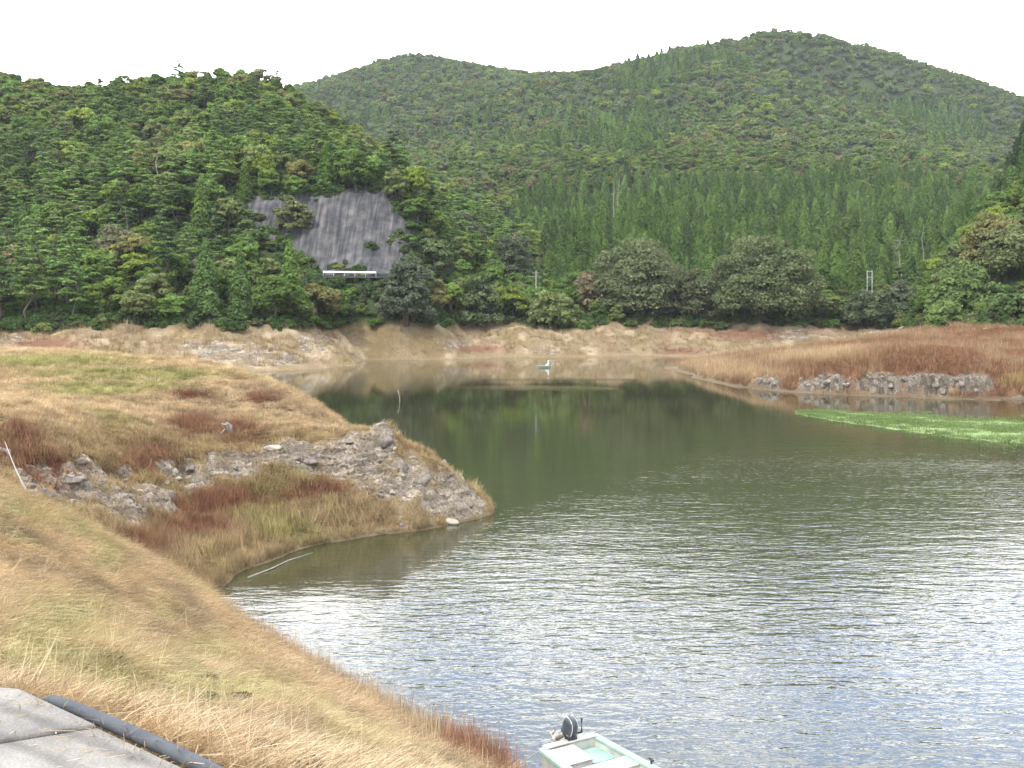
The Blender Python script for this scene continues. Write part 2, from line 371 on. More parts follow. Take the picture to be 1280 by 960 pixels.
def head_z(u, D, detail=True):
    z = head_tps(np.stack([u, np.log(D)], 1)); X = u * D
    px, py = 640 + u * F, HOR + (CH - z) / D * F
    z = z + 0.10 * fbm(X / 2.5, D / 2.5, o=3, seed=41)
    if detail:
        r = blob(px, py, HROCK) * sstep(-0.5, 0.3, z)
        z = z + r * (0.55 * fbm(X / 1.5 + 0.5 * z, D / 0.8, o=5, seed=43, ridged=True) + 0.85 * fbm(X / 3.2 - 0.6 * z, D / 1.6, o=2, seed=48, ridged=True) - 0.36) + 0.1 * sstep(0.0, 0.4, z) * fbm(X / 0.5, D / 0.5, o=3, seed=44)
        # small slumped steps in the turf
        z = z + (1 - r) * sstep(0.4, 1.2, z) * 0.14 * fbm(X / 1.2, D / 0.7, o=3, seed=45, ridged=True)
    return z
us = np.linspace((-480 - 640) / F, (690 - 640) / F, 560)
Ds = np.concatenate([np.arange(23.5, 50, 0.065), np.arange(50, 92, 0.3)])
UU, DD = np.meshgrid(us, Ds); uf, df = UU.ravel(), DD.ravel()
zf = head_z(uf, df); X, Y = uf * df, df
verts = np.stack([X, Y, zf], 1)
zb = head_z(uf, df, False); bx, by = proj(np.stack([X, Y, zb], 1))
def head_tint(X, Y, px, py, z):
    n = fbm(X / 2.2, Y / 2.2, o=4, seed=51); n2 = fbm(X / 0.8, Y / 0.8, o=3, seed=52)
    c = np.tile(STRAW, (len(X), 1))
    c = blend(c, PALE * 1.12, sstep(-0.1, 0.35, n2)); 
    top = 1 - sstep(515, 560, py + 12 * n)
    c = blend(c, OLIVE, (1 - top) * 0.75); c = blend(c, TAN, (1 - top) * sstep(0, 0.4, n2) * 0.7)
    c = blend(c, GREEN * 1.3, 0.7 * np.maximum(blob(px, py, [(60, 455, 120, 8), (150, 470, 130, 7), (220, 472, 60, 6), (110, 490, 70, 10), (300, 645, 40, 6), (310, 618, 30, 9), (180, 485, 60, 6)]) * 0.75, sstep(0.28, 0.5, n) * 0.35))
    c = blend(c, RUST * 1.3, np.clip((0.95 + 0.8 * n2) * blob(px, py, [(185, 578, 34, 24), (245, 537, 38, 18), (300, 545, 30, 14), (265, 634, 75, 20, -8), (370, 620, 55, 12, -14), (60, 590, 55, 20, 25),
          (180, 688, 42, 18), (240, 665, 55, 16), (20, 560, 30, 24), (240, 497, 28, 6), (420, 612, 22, 9), (330, 500, 26, 8)]), 0, 1))
    c = blend(c, TAN * 0.6, 0.9 * (1 - sstep(0.04, 0.14, z)))
    return c
me = new_mesh('headland', verts, grid_faces(len(Ds), len(us)), M_HEAD, True)
pattr(me, 'tint', head_tint(X, Y, bx, by, zf) * 0.85)
pattr(me, 'rock', np.clip(blob(bx, by, HROCK) * 1.0, 0, 0.9) * sstep(0.0, 0.2, zf), 'FLOAT')
tag(link('headland', me), 'dry grassy headland with bare rock running out into the lake', 'headland', kind='structure')

# ------------------------------------------------------------------ right spit
spit_ctl = [
 (830, 480, 141), (900, 490, 117), (1000, 497, 107), (1150, 508, 98), (1300, 515, 92), (1800, 520, 84),
 (866, 472, 136.7), (900, 480, 123), (950, 486, 114.4), (1040, 492, 107), (1150, 496, 102.5), (1250, 499, 99.4), (1330, 500, 98.4), (1800, 512, 88),
 (950, 479, 116.5), (950, 466, 122), (1040, 470, 109.5), (1100, 468, 107), (1170, 467, 105), (1240, 468, 102.8), (1280, 478, 101.5), (1330, 475, 102), (1280, 462, 107), (1800, 470, 96),
 (900, 462, 140), (930, 447, 155), (1000, 440, 150), (1000, 455, 125), (1100, 441, 130), (1100, 427, 158), (1200, 441, 125), (1200, 419, 163), (1280, 414, 166), (1280, 440, 122), (1500, 415, 150), (1800, 405, 145),
 (850, 456, 180), (920, 452, 180), (1000, 450, 184), (1080, 448, 188), (1150, 416, 180), (1210, 412, 185), (1500, 402, 175), (1800, 395, 170),
]
sc_, sv_ = ctl(spit_ctl); spit_tps = TPS(sc_, sv_, 1e-6)
SROCK = [(960, 481, 20, 10), (1040, 481, 26, 13), (1010, 482, 14, 9), (1100, 481, 40, 15), (1160, 481, 45, 15), (1215, 480, 30, 14), (1275, 498, 12, 4)]
def spit_z(u, D, detail=True):
    z = spit_tps(np.stack([u, np.log(D)], 1)); X = u * D
    z = z + 0.25 * fbm(X / 6, D / 6, o=3, seed=61)
    # the low cliff along the water
    px0 = 640 + u * F; Dw = np.interp(px0, [820, 866, 900, 950, 1040, 1150, 1250, 1330, 1800], [150, 136.7, 123, 114.4, 107, 102.5, 99.4, 98.4, 88])
    env = np.interp(px0, [925, 940, 970, 985, 1025, 1040, 1070, 1080, 1102, 1112, 1200, 1238, 1252], [0, .45, .5, .15, .2, .85, .9, .35, .45, 1, 1, .95, 0])
    off = 0.9 * fbm(X / 1.3, X * 0, o=3, seed=65, ridged=True) + 0.5 * fbm(X / 4, X * 0 + 3, o=2, seed=66)
    z = np.maximum(z, env * (2.0 + 0.3 * fbm(X / 2, D / 2, seed=67)) * sstep(0.0, 0.9, D - Dw + 0.7 + off * .8) - 0.05 * np.maximum(0, D - Dw - 2) - 30 * ((D < Dw - 2.2) | (env < 0.02)))
    if detail:
        px, py = 640 + u * F, HOR + (CH - z) / D * F
        r = blob(px, py, SROCK) * sstep(-0.5, 0.3, z)
        z = z + r * (0.35 * fbm(X / 1.2, D / 0.8, o=4, seed=62, ridged=True)) + 0.2 * sstep(0, 1, z) * fbm(X / 1.5, D / 1.5, o=3, seed=63, ridged=True)
    return z
us = np.linspace((820 - 640) / F, (1780 - 640) / F, 560)
Ds = np.concatenate([np.arange(86, 125, 0.16), np.arange(125, 192, 0.5)])
UU, DD = np.meshgrid(us, Ds); uf, df = UU.ravel(), DD.ravel()
zf = spit_z(uf, df); X, Y = uf * df, df; verts = np.stack([X, Y, zf], 1)
zb = spit_z(uf, df, False); bx, by = proj(np.stack([X, Y, zb], 1))
def spit_tint(X, Y, px, py, z):
    n = fbm(X / 5, Y / 5, o=4, seed=71); n2 = fbm(X / 2, Y / 2, o=3, seed=72)
    c = np.tile(np.array([0.205, 0.112, 0.06]), (len(X), 1))
    c = blend(c, TAN, 0.6 * sstep(0.0, 0.35, n)); c = blend(c, RUST * 1.3, sstep(0.0, 0.4, n2) * 0.6)
    c = blend(c, TAN * 1.2, blob(px, py, [(900, 430, 60, 22), (885, 462, 70, 12), (1020, 448, 80, 9, -3), (1060, 415, 90, 10), (930, 470, 70, 6)]) * 0.8)
    c = blend(c, OLIVE * 1.1, blob(px, py, [(1090, 480, 18, 12), (1270, 478, 22, 10)]) * 0.9)
    c = blend(c, np.array([0.15, 0.115, 0.07]), 0.9 * (1 - sstep(0.1, 0.45, z)))
    return c
me = new_mesh('spit', verts, grid_faces(len(Ds), len(us)), M_SPIT, True)
pattr(me, 'tint', spit_tint(X, Y, bx, by, zf)); pattr(me, 'rock', np.clip(blob(bx, by, SROCK), 0, 0.8) * sstep(0, 0.3, zf), 'FLOAT')
tag(link('spit', me), 'low spit of rust coloured grass over a rocky edge on the right', 'spit', kind='structure')

# ------------------------------------------------------------------ near bank (where the photographer stands)
def W(px, py, D): return tuple(at(px, py, D))
bank_pts = [(-2.2, 4.2, 6.28), (-1.07, 3.5, 6.28), (1.2, 2.1, 6.28), (5, -1.5, 6.28), (10, -6, 6.28),
 (-4.5, 4.2, 6.28), (-8, 4.0, 6.3), (-14, 4, 6.4), (-24, 3, 6.5), (-40, 3, 6.5), (-8, 0, 6.28), (-2, -2, 6.28), (4, -8, 6.28), (-20, -8, 6.5), (-40, -8, 6.5), (-4, -8, 6.28),
 (-2.6, 7, 5.0), (0, 6.2, 4.6), (-5.5, 9, 5.25), (-1.5, 10.5, 3.35), (-4.3, 13, 3.35), (-7.5, 14.5, 4.3), (3, 5.5, 3.2),
 (-5.4, 19, 1.7), (-2.5, 16, 1.2),
 tuple(on_water(290, 795)), tuple(on_water(360, 830)), tuple(on_water(440, 872)), tuple(on_water(560, 932)), tuple(on_water(625, 968)), (2.0, 13.2, 0), (4.5, 9.5, 0), (8, 5, 0), (13, -1, 0),
 W(240, 747, 24.2), W(200, 718, 23.2), W(150, 692, 22.4), W(100, 668, 21.6), W(50, 643, 21), W(0, 618, 20.6), W(-60, 592, 20), W(-150, 556, 19), W(-300, 520, 18), (-26, 16, 6.0), (-40, 14, 6.2),
 (-8.3, 27, -0.5), (-9.8, 27, 0.0), (-11.5, 26, 0.8), (-13.5, 25.5, 1.5), (-16, 25, 2.2), (-22, 25, 2.4), (-30, 24, 2.5), (-40, 24, 2.5),
 (-6, 28, -1.6), (-3, 24, -1.8), (0, 21, -1.8), (3.5, 17, -1.8), (7, 12, -1.8), (11, 7, -1.8), (16, 0, -1.8)]
bp_ = np.array(bank_pts); bank_tps = TPS(bp_[:, :2], bp_[:, 2], 1e-3)
SLAB_K = Vector((-2.12, 4.24)); SLAB_E = Vector((1.04, -0.80)).normalized()
def slab_side(X, Y):   # distance outside the slab's front edge
    n = Vector((-SLAB_E.y, SLAB_E.x)); return (X - SLAB_K.x) * n.x + (Y - SLAB_K.y) * n.y
def bank_z(X, Y):
    z = bank_tps(np.stack([X, Y], 1))
    out_ = sstep(0.05, 0.6, np.maximum(slab_side(X, Y), (Y - 4.35)))
    z = z * out_ + np.minimum(z, 6.28) * (1 - out_)
    return z + out_ * (0.10 * fbm(X / 1.6, Y / 1.6, o=4, seed=81) + 0.035 * fbm(X / 0.3, Y / 0.3, o=3, seed=82)) * sstep(-1, 0.3, z)
xs = np.arange(-42, 15, 0.09); ys = np.concatenate([np.arange(-12, 2, 0.4), np.arange(2, 30.5, 0.08)])
XX, YY = np.meshgrid(xs, ys); X, Y = XX.ravel(), YY.ravel(); zf = bank_z(X, Y)
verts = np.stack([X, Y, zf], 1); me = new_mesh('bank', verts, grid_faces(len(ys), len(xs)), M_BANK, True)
def bank_tint(X, Y, jit=0):
    n = fbm(X / 1.8, Y / 1.8, o=4, seed=91); n2 = fbm(X / 0.7 + 50, Y / 0.7, o=3, seed=92)
    c = np.tile(STRAW, (len(X), 1)) * 1.05
    c = blend(c, PALE * 1.08, sstep(-0.2, 0.3, n2) * 0.8)
    c = blend(c, np.array([0.20, 0.15, 0.10]), 0.75 * sstep(0.12, 0.42, -n2))
    px, py = proj(np.stack([X, Y, bank_z(X, Y)], 1))
    g = np.maximum(blob(px, py, [(20, 825, 60, 40), (120, 850, 70, 18, 25), (120, 700, 20, 24, 40), (190, 770, 22, 14), (85, 668, 50, 8, 28), (60, 780, 70, 30), (300, 870, 40, 20), (240, 820, 50, 16), (10, 640, 50, 12, 28), (400, 940, 50, 20)]), sstep(0.15, 0.4, n) * 0.8)
    c = blend(c, GREEN * 1.25, g * 0.5)
    c = blend(c, RUST * 1.5, np.clip(blob(px, py, [(600, 950, 28, 14), (510, 905, 16, 8)]), 0, 1) * 0.8)
    return c
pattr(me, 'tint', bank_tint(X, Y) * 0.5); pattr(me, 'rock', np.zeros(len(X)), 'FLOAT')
tag(link('bank', me), 'sloping bank of dry straw grass in front of the camera', 'bank', kind='structure')

# lake bed: one sheet under everything out to the horizon
me = new_mesh('lake_bed', [(-4000, -1500, -6), (4000, -1500, -6), (4000, 6000, -6), (-4000, 6000, -6)], [(0, 1, 2, 3)], simple('lake_mud', (0.12, 0.1, 0.06), 0.9, scale=0.05))
tag(link('lake_bed', me), 'muddy bed under the lake and ground to the horizon', 'lake bed', kind='structure')

# ------------------------------------------------------------------ water
def water_mat():
    m, nt, b = mat('lake_water'); l = nt.links.new
    b.inputs['Base Color'].default_value = (0.038, 0.040, 0.018, 1); b.inputs['Roughness'].default_value = 0.05
    b.inputs['IOR'].default_value = 1.5; b.inputs['Specular IOR Level'].default_value = 0.5
    t = N(nt, 'ShaderNodeTexCoord'); s = N(nt, 'ShaderNodeSeparateXYZ'); l(t.outputs['Object'], s.inputs[0])
    def wv(scale, rot, st, det=2.0, dist=0.3):
        p = N(nt, 'ShaderNodeMapping'); p.inputs['Rotation'].default_value = (0, 0, R(rot)); p.inputs['Scale'].default_value = (st, 1, 1)
        n = N(nt, 'ShaderNodeTexNoise', inp={'Scale': scale, 'Detail': det, 'Roughness': 0.5, 'Distortion': dist})
        l(t.outputs['Object'], p.inputs[0]); l(p.outputs[0], n.inputs['Vector']); return n.outputs[0]
    def ma(op, a, b_, c_=None):
        n = N(nt, 'ShaderNodeMath', operation=op)
        for i, v in enumerate((a, b_, c_)):
            if v is None: continue
            if isinstance(v, (int, float)): n.inputs[i].default_value = v
            else: l(v, n.inputs[i])
        return n.outputs[0]
    # ripples: crests run across the view, finer ones on top
    h = ma('ADD', ma('MULTIPLY', wv(2.3, -10, 0.36, 3), 0.52), ma('MULTIPLY', wv(5.5, 8, 0.5, 3), 0.27))
    h = ma('ADD', h, ma('MULTIPLY', wv(0.55, 4, 0.4, 2), 0.55))
    # wind: strong in the middle of the lake, dying towards the far shore; cat's paws as streaks
    y = s.outputs['Y']; x = s.outputs['X']
    far = N(nt, 'ShaderNodeMapRange', interpolation_type='SMOOTHSTEP', inp={'From Min': 40.0, 'From Max': 88.0, 'To Min': 1.0, 'To Max': 0.09}); 
    yy = ma('ADD', y, ma('MULTIPLY', x, -0.35)); l(yy, far.inputs['Value'])
    bign = wv(0.05, 0, 0.5, 3, 0.5)
    lee = N(nt, 'ShaderNodeMapRange', interpolation_type='SMOOTHSTEP', inp={'From Min': -7.5, 'From Max': 1.0, 'To Min': 0.3, 'To Max': 1.0})
    l(ma('ADD', x, ma('MULTIPLY', ma('SUBTRACT', 30.0, y), 0.42)), lee.inputs['Value'])
    amp = ma('MULTIPLY', far.outputs[0], lee.outputs[0])
    amp = ma('MULTIPLY', amp, ma('MULTIPLY_ADD', bign, 2.4, -0.2))
    # streaks of wind far out
    def streak(cy_, w, cx, wx, a):
        d = ma('MULTIPLY', ma('ABSOLUTE', ma('SUBTRACT', ma('ADD', y, ma('MULTIPLY', bign, 14.0)), cy_ + 7.0), 0), 1 / w)
        e = ma('MULTIPLY', ma('ABSOLUTE', ma('SUBTRACT', x, cx), 0), 1 / wx)
        return ma('MULTIPLY', ma('MAXIMUM', ma('SUBTRACT', 1.0, ma('ADD', ma('MULTIPLY', d, d), ma('POWER', e, 4.0))), 0.0), a)
    amp = ma('ADD', amp, ma('ADD', streak(113, 5.0, 3.0, 10, 0.4), streak(134, 4.0, 6.0, 11, 0.4)))
    bp = N(nt, 'ShaderNodeBump', inp={'Strength': 1.0}); bp.inputs['Distance'].default_value = 1.0
    l(ma('MULTIPLY', ma('MULTIPLY', h, amp), 0.044), bp.inputs['Height'])
    l(bp.outputs[0], b.inputs['Normal'])
    return m
me = new_mesh('lake_water', [(-2500, -400, 0), (2500, -400, 0), (2500, 1390, 0), (-2500, 1390, 0)], [(0, 1, 2, 3)], water_mat())
tag(link('lake_water', me), 'rippled olive green lake reflecting the hills and cloudy sky', 'water', kind='structure')

# ------------------------------------------------------------------ vegetation meshes
def quads(cen, nrm, size, aspect=1.0, g=None):
    """leaf-clump faces: centre, normal, half size"""
    g = g or rng; n = len(cen)
    nrm = nrm / (np.linalg.norm(nrm, axis=1, keepdims=True) + 1e-9)
    a = g.normal(size=(n, 3)); u = np.cross(nrm, a); u /= np.linalg.norm(u, axis=1, keepdims=True) + 1e-9
    w = np.cross(nrm, u); s = np.broadcast_to(size, (n,))[:, None]; t = s * aspect
    j = lambda: 1 + g.uniform(-0.35, 0.35, (n, 1))
    v = np.stack([cen - u * s * j() , cen - w * t * j(), cen + u * s * j(), cen + w * t * j()], 1)
    return v.reshape(-1, 3), np.arange(4 * n).reshape(n, 4)
def ico(n, g):
    d = g.normal(size=(n, 3)); return d / np.linalg.norm(d, axis=1, keepdims=True)
def broadleaf(R_, H, z0, nclump, nleaf, leaf, seed, lump=0.22, flat=0.62):
    """domed crown of leafy clumps; R_ radius, H crown height above z0"""
    g = np.random.default_rng(seed); C = []; Nn = []
    d = ico(nclump, g); d[:, 2] = np.abs(d[:, 2]) * 1.0 - 0.12
    rr = g.uniform(0.66, 1.0, nclump) * (1 + 0.16 * np.sin(3 * np.arctan2(d[:, 1], d[:, 0]) + seed))
    cc = d * rr[:, None] * np.array([R_, R_, H]) * (1 - lump * 0.6); cc[:, 2] += z0
    for k in range(nclump):
        r = R_ * lump * g.uniform(0.7, 1.35); q = ico(nleaf, g); q[:, 2] = np.where(g.random(nleaf) < 0.75, np.abs(q[:, 2]), q[:, 2])
        rad = g.uniform(0.6, 1.0, (nleaf, 1)) ** 0.5
        C.append(cc[k] + q * rad * np.array([r, r, r * flat])); Nn.append(q + g.normal(size=(nleaf, 3)) * 0.55 + np.array([0, 0, 0.35]))
    C = np.vstack(C); Nn = np.vstack(Nn)
    return quads(C, Nn, leaf * g.uniform(0.6, 1.3, len(C)), 0.75, g)
def pine(R_, H, z0, tiers, nleaf, leaf, seed):
    """layered pads of needles on spreading boughs"""
    g = np.random.default_rng(seed); C = []; Nn = []; ends = []
    for t in range(tiers):
        f = (t + 0.5) / tiers; z = z0 + H * f; rt = R_ * (1.05 - f ** 1.5 * 0.85) * g.uniform(0.75, 1.1)
        for b in range(4 if f < 0.7 else 3):
            a = g.uniform(0, 2 * math.pi); rad = rt * g.uniform(0.35, 0.85)
            p = np.array([math.cos(a) * rad, math.sin(a) * rad, z + g.uniform(-0.3, 0.4)]); ends.append(p)
            r = rt * g.uniform(0.35, 0.55); q = ico(nleaf, g); q[:, 2] = np.abs(q[:, 2])
            rr = g.uniform(0.2, 1, (nleaf, 1)) ** 0.5
            C.append(p + q * rr * np.array([r, r, r * 0.34])); Nn.append(q * 0.6 + g.normal(size=(nleaf, 3)) * 0.4 + np.array([0, 0, 0.9]))
    C = np.vstack(C); Nn = np.vstack(Nn)
    return quads(C, Nn, leaf * g.uniform(0.6, 1.3, len(C)), 0.6, g), ends
def cedar(R_, H, n, leaf, seed):
    """pointed plume of drooping sprays"""
    g = np.random.default_rng(seed)
    t = g.random(n) ** 1.25; az = g.uniform(0, 2 * math.pi, n)
    lob = 1 + 0.18 * np.sin(az * 3 + t * 30) + 0.12 * np.sin(az * 5 - t * 55 + seed)
    r = R_ * np.clip((1 - t) ** 0.58, 0.03, 1) * lob * g.uniform(0.6, 1.0, n)
    C = np.stack([np.cos(az) * r, np.sin(az) * r, H * 0.12 + H * 0.88 * t - r * 0.25], 1)
    Nn = np.stack([np.cos(az), np.sin(az), np.full(n, 0.75)], 1) + g.normal(size=(n, 3)) * 0.45
    return quads(C, Nn, leaf * g.uniform(0.6, 1.3, n), 0.6, g)
def trunk_mb(h, r, spread, z0, seed, limbs=6, ends=None, straight=False):
    g = np.random.default_rng(seed); mb = MB()
    k = 0 if straight else 0.04 * h
    pts = [Vector((g.normal() * k * (i > 0), g.normal() * k * (i > 0), h * i / 5 - (0.8 if i == 0 else 0))) for i in range(6)]
    mb.tube(pts, [r * (1 - 0.16 * i) for i in range(6)], 7)
    es = ends if ends is not None else [np.array([math.cos(a) * spread * g.uniform(.5, .8), math.sin(a) * spread * g.uniform(.5, .8), z0 + g.uniform(0.25, 0.7) * (h - z0) * 1.2]) for a in g.uniform(0, 6.28, limbs)]
    for e in es:
        e = Vector(e); zb_ = max(0.3 * z0, min(h * 0.9, e.z - 0.4 * e.xy.length)); i = min(4, int(zb_ / h * 5)); f = zb_ / h * 5 - i
        s = pts[i].lerp(pts[i + 1], f); mid = s.lerp(e, 0.5) + Vector((0, 0, 0.08 * spread))
        mb.tube([s, mid, e], [r * 0.38, r * 0.25, r * 0.1], 5)
    return mb

# crown variants: near (fine) and far (coarse)
CROWN = {}; TRUNK = {}; SIZE = {}
def reg(kind, i, vf, size, tmb=None):
    CROWN[(kind, i)] = new_mesh('crown', vf[0], vf[1], M_LEAF)
    if tmb: TRUNK[(kind, i)] = new_mesh('trunk', tmb.v, tmb.f, M_BARK, True)
    SIZE[(kind, i)] = size
for i in range(5):
    R_, H = [3.6, 4.2, 3.2, 4.0, 4.6][i], [5.6, 5.4, 6.4, 7.0, 5.0][i]
    reg('broad', i, broadleaf(R_, H, 3.6, 42, 130, 0.30, 100 + i, 0.27), (R_, H + 3.6), trunk_mb(7, 0.24, R_, 3.6, i))
for i in range(4):
    vf, ends = pine(3.4, 7.0 + i * 0.6, 4.2, 7, 100, 0.27, 200 + i)
    reg('pine', i, vf, (3.4, 11.5 + i * 0.6), trunk_mb(10.6 + i * 0.5, 0.2, 3, 4.2, 20 + i, ends=ends))
for i in range(4):
    reg('cedar', i, cedar(2.7 + 0.2 * i, 14.0 + i, 3000, 0.30, 300 + i), (2.2, 14.5 + i), trunk_mb(13.5 + i, 0.22, 1, 3, 30 + i, limbs=0, straight=True))
for i in range(5):
    R_, H = [4.2, 4.8, 3.6, 4.5, 5.2][i], [4.6, 5.4, 5.4, 6.4, 4.6][i]
    reg('far_broad', i, broadleaf(R_, H, 2.5, 22, 46, 0.62, 400 + i, 0.30, 0.7), (R_, H + 2.5))
for i in range(4):
    reg('far_cedar', i, cedar(3.0 + 0.2 * i, 10.5 + i, 800, 0.60, 500 + i), (2.3, 12.5 + i))
for i in range(4):
    R_, H = [1.5, 1.9, 1.3, 2.2][i], [1.5, 1.7, 2.2, 1.6][i]
    reg('bush', i, broadleaf(R_, H, 0.1, 16, 90, 0.20, 600 + i, 0.34), (R_, H))

# geometry-node scatter for what is counted as stuff
def scatter(name, P, rot, scl, tint, idx, meshes, label, cat):
    src = bpy.data.collections.new(name + '_kinds')         # never linked to the scene
    for k, m_ in enumerate(meshes): src.objects.link(bpy.data.objects.new('%s_kind_%02d' % (name, k), m_))
    me = bpy.data.meshes.new(name); me.vertices.add(len(P)); me.vertices.foreach_set('co', np.asarray(P, np.float32).ravel()); me.update()
    pattr(me, 'rot', rot, 'FLOAT_VECTOR'); pattr(me, 'scl', scl, 'FLOAT_VECTOR'); pattr(me, 'tint', tint); pattr(me, 'idx', idx, 'INT')
    o = link(name, me)
    ng = bpy.data.node_groups.new(name, 'GeometryNodeTree')
    ng.interface.new_socket('Geometry', in_out='INPUT', socket_type='NodeSocketGeometry'); ng.interface.new_socket('Geometry', in_out='OUTPUT', socket_type='NodeSocketGeometry')
    gi, go = ng.nodes.new('NodeGroupInput'), ng.nodes.new('NodeGroupOutput')
    ci = ng.nodes.new('GeometryNodeCollectionInfo'); ci.inputs['Collection'].default_value = src
    ci.inputs['Separate Children'].default_value = True; ci.inputs['Reset Children'].default_value = True
    ip = ng.nodes.new('GeometryNodeInstanceOnPoints'); ip.inputs['Pick Instance'].default_value = True
    def na(n_, t_):
        q = ng.nodes.new('GeometryNodeInputNamedAttribute'); q.data_type = t_; q.inputs['Name'].default_value = n_; return q.outputs['Attribute']
    e2r = ng.nodes.new('FunctionNodeEulerToRotation'); l = ng.links.new
    l(na('rot', 'FLOAT_VECTOR'), e2r.inputs[0]); l(e2r.outputs[0], ip.inputs['Rotation']); l(na('scl', 'FLOAT_VECTOR'), ip.inputs['Scale']); l(na('idx', 'INT'), ip.inputs['Instance Index'])
    l(gi.outputs[0], ip.inputs['Points']); l(ci.outputs[0], ip.inputs['Instance']); l(ip.outputs[0], go.inputs[0])
    md = o.modifiers.new('scatter', 'NODES'); md.node_group = ng
    return tag(o, label, cat, kind='stuff')

# ------------------------------------------------------------------ where trees grow
WALL_PX = [(303, 254), (352, 252), (386, 262), (400, 252), (452, 243), (488, 240), (500, 272), (514, 300), (530, 322), (500, 346), (404, 348), (385, 330), (345, 306), (318, 284)]
def in_poly(px, py, poly):
    c = np.zeros(np.shape(px), bool); n = len(poly)
    for i in range(n):
        x1, y1 = poly[i]; x2, y2 = poly[(i + 1) % n]
        k = ((y1 > py) != (y2 > py)) & (px < (x2 - x1) * (py - y1) / (y2 - y1 + 1e-9) + x1); c ^= k
    return c
def grow(n_try, ulo, uhi, dlo, dhi, spacing, keep):
    """Poisson-like scatter in world space over the hill sheet"""
    D = np.sqrt(rng.uniform(dlo ** 2, dhi ** 2, n_try)); u = rng.uniform(ulo, uhi, n_try); X = u * D
    ok = keep(u, D); u, D, X = u[ok], D[ok], X[ok]
    cell = spacing; occ = {}; sel = []
    for i in range(len(X)):
        gx, gy = int(X[i] // cell), int(D[i] // cell); hit = False
        for a in (-1, 0, 1):
            for b in (-1, 0, 1):
                for j in occ.get((gx + a, gy + b), ()):
                    if (X[j] - X[i]) ** 2 + (D[j] - D[i]) ** 2 < spacing ** 2: hit = True; break
                if hit: break
            if hit: break
        if not hit: occ.setdefault((gx, gy), []).append(i); sel.append(i)
    return u[sel], D[sel]
U0, U1 = -0.70, 0.70
T = []   # u, D, z, kind id, scale, tint
KINDS = ['broad', 'pine', 'cedar', 'far_broad', 'far_cedar']
def ground(u, D): return hill_z(u, D, False)
def add_zone(u, D, pick, tints, smin=0.8, smax=1.2, ysc=None):
    z = ground(u, D); X = u * D; px, py = 640 + u * F, HOR + (CH - z) / D * F
    k = pick(u, D, z, px, py)
    for i in range(len(u)):
        if k[i] is None: continue
        T.append([u[i], D[i], z[i], k[i], rng.uniform(smin, smax), tints(k[i], X[i], D[i], px[i], py[i])])
GR = {'broad': [((0.062, 0.094, 0.030), 5), ((0.084, 0.098, 0.044), 3), ((0.095, 0.09, 0.042), 0.8), ((0.10, 0.125, 0.03), 1.0), ((0.075, 0.105, 0.03), 2)],
      'pine': [((0.070, 0.108, 0.040), 5), ((0.088, 0.122, 0.046), 3), ((0.062, 0.092, 0.042), 2)],
      'cedar': [((0.054, 0.088, 0.026), 5), ((0.068, 0.102, 0.032), 4), ((0.046, 0.072, 0.028), 3)]}
def base_tint(k, X, D, px, py):
    key = 'broad' if 'broad' in k else 'cedar' if 'cedar' in k else 'pine'
    cs, ws = zip(*GR[key]); ws = np.array(ws) / sum(ws)
    c = np.array(cs[rng.choice(len(cs), p=ws)]) * rng.uniform(0.78, 1.28)
    return c * np.array([1.98, 1.98, 1.5]) * (1.18 if D < 440 and px < 680 else 1.0)
def keep_wood(u, D):
    z = ground(u, D); px, py = 640 + u * F, HOR + (CH - z) / D * F
    ok = (z > 7.0) & (D > 150)
    top = py - 9.0 / D * F
    for yy in (py, (py + top) / 2, top):
        for dx in (-2.6, 0, 2.6): ok &= ~(in_poly(px + dx / D * F, yy, WALL_PX) & (D < 232))
    ok &= ~((np.abs(px - 440) < 80) & (np.abs(z - 16.5) < 3.5) & (D < 219) & (D > 205))
    ok &= ~(in_poly(px, py, WALL_PX))
    return ok
# near wood, below and above the road
def pick_near(u, D, z, px, py):
    n = fbm(u * D / 30, D / 30, o=3, seed=111) ; r = rng.random(len(u)); k = []
    for i in range(len(u)):
        if px[i] > 640 and D[i] < 300: k.append('broad' if r[i] < 0.85 else 'pine')
        elif n[i] + 0.5 * (r[i] - 0.5) > 0.10: k.append('pine')
        else: k.append('broad' if r[i] < 0.9 else 'cedar')
    return k
u, D = grow(14000, U0, U1, 158, 262, 5.0, keep_wood); add_zone(u, D, pick_near, base_tint, 0.75, 1.2)
def keep_spur(u, D): return keep_wood(u, D) & (u < 0.02) & (ground(u, D) > 16)
u, D = grow(16000, U0, 0.02, 262, 430, 5.6, keep_spur)
add_zone(u, D, lambda u, D, z, px, py: ['pine' if (n_ + rng.uniform(-.25, .25) > 0.0 and (d_ < 345 or rng.random() < .12)) else ('broad' if rng.random() < .93 or abs(n_) > .1 or d_ > 340 else 'cedar') for n_, d_ in zip(fbm(u * D / 40, D / 40, o=2, seed=115), D)], base_tint, 0.8, 1.2)
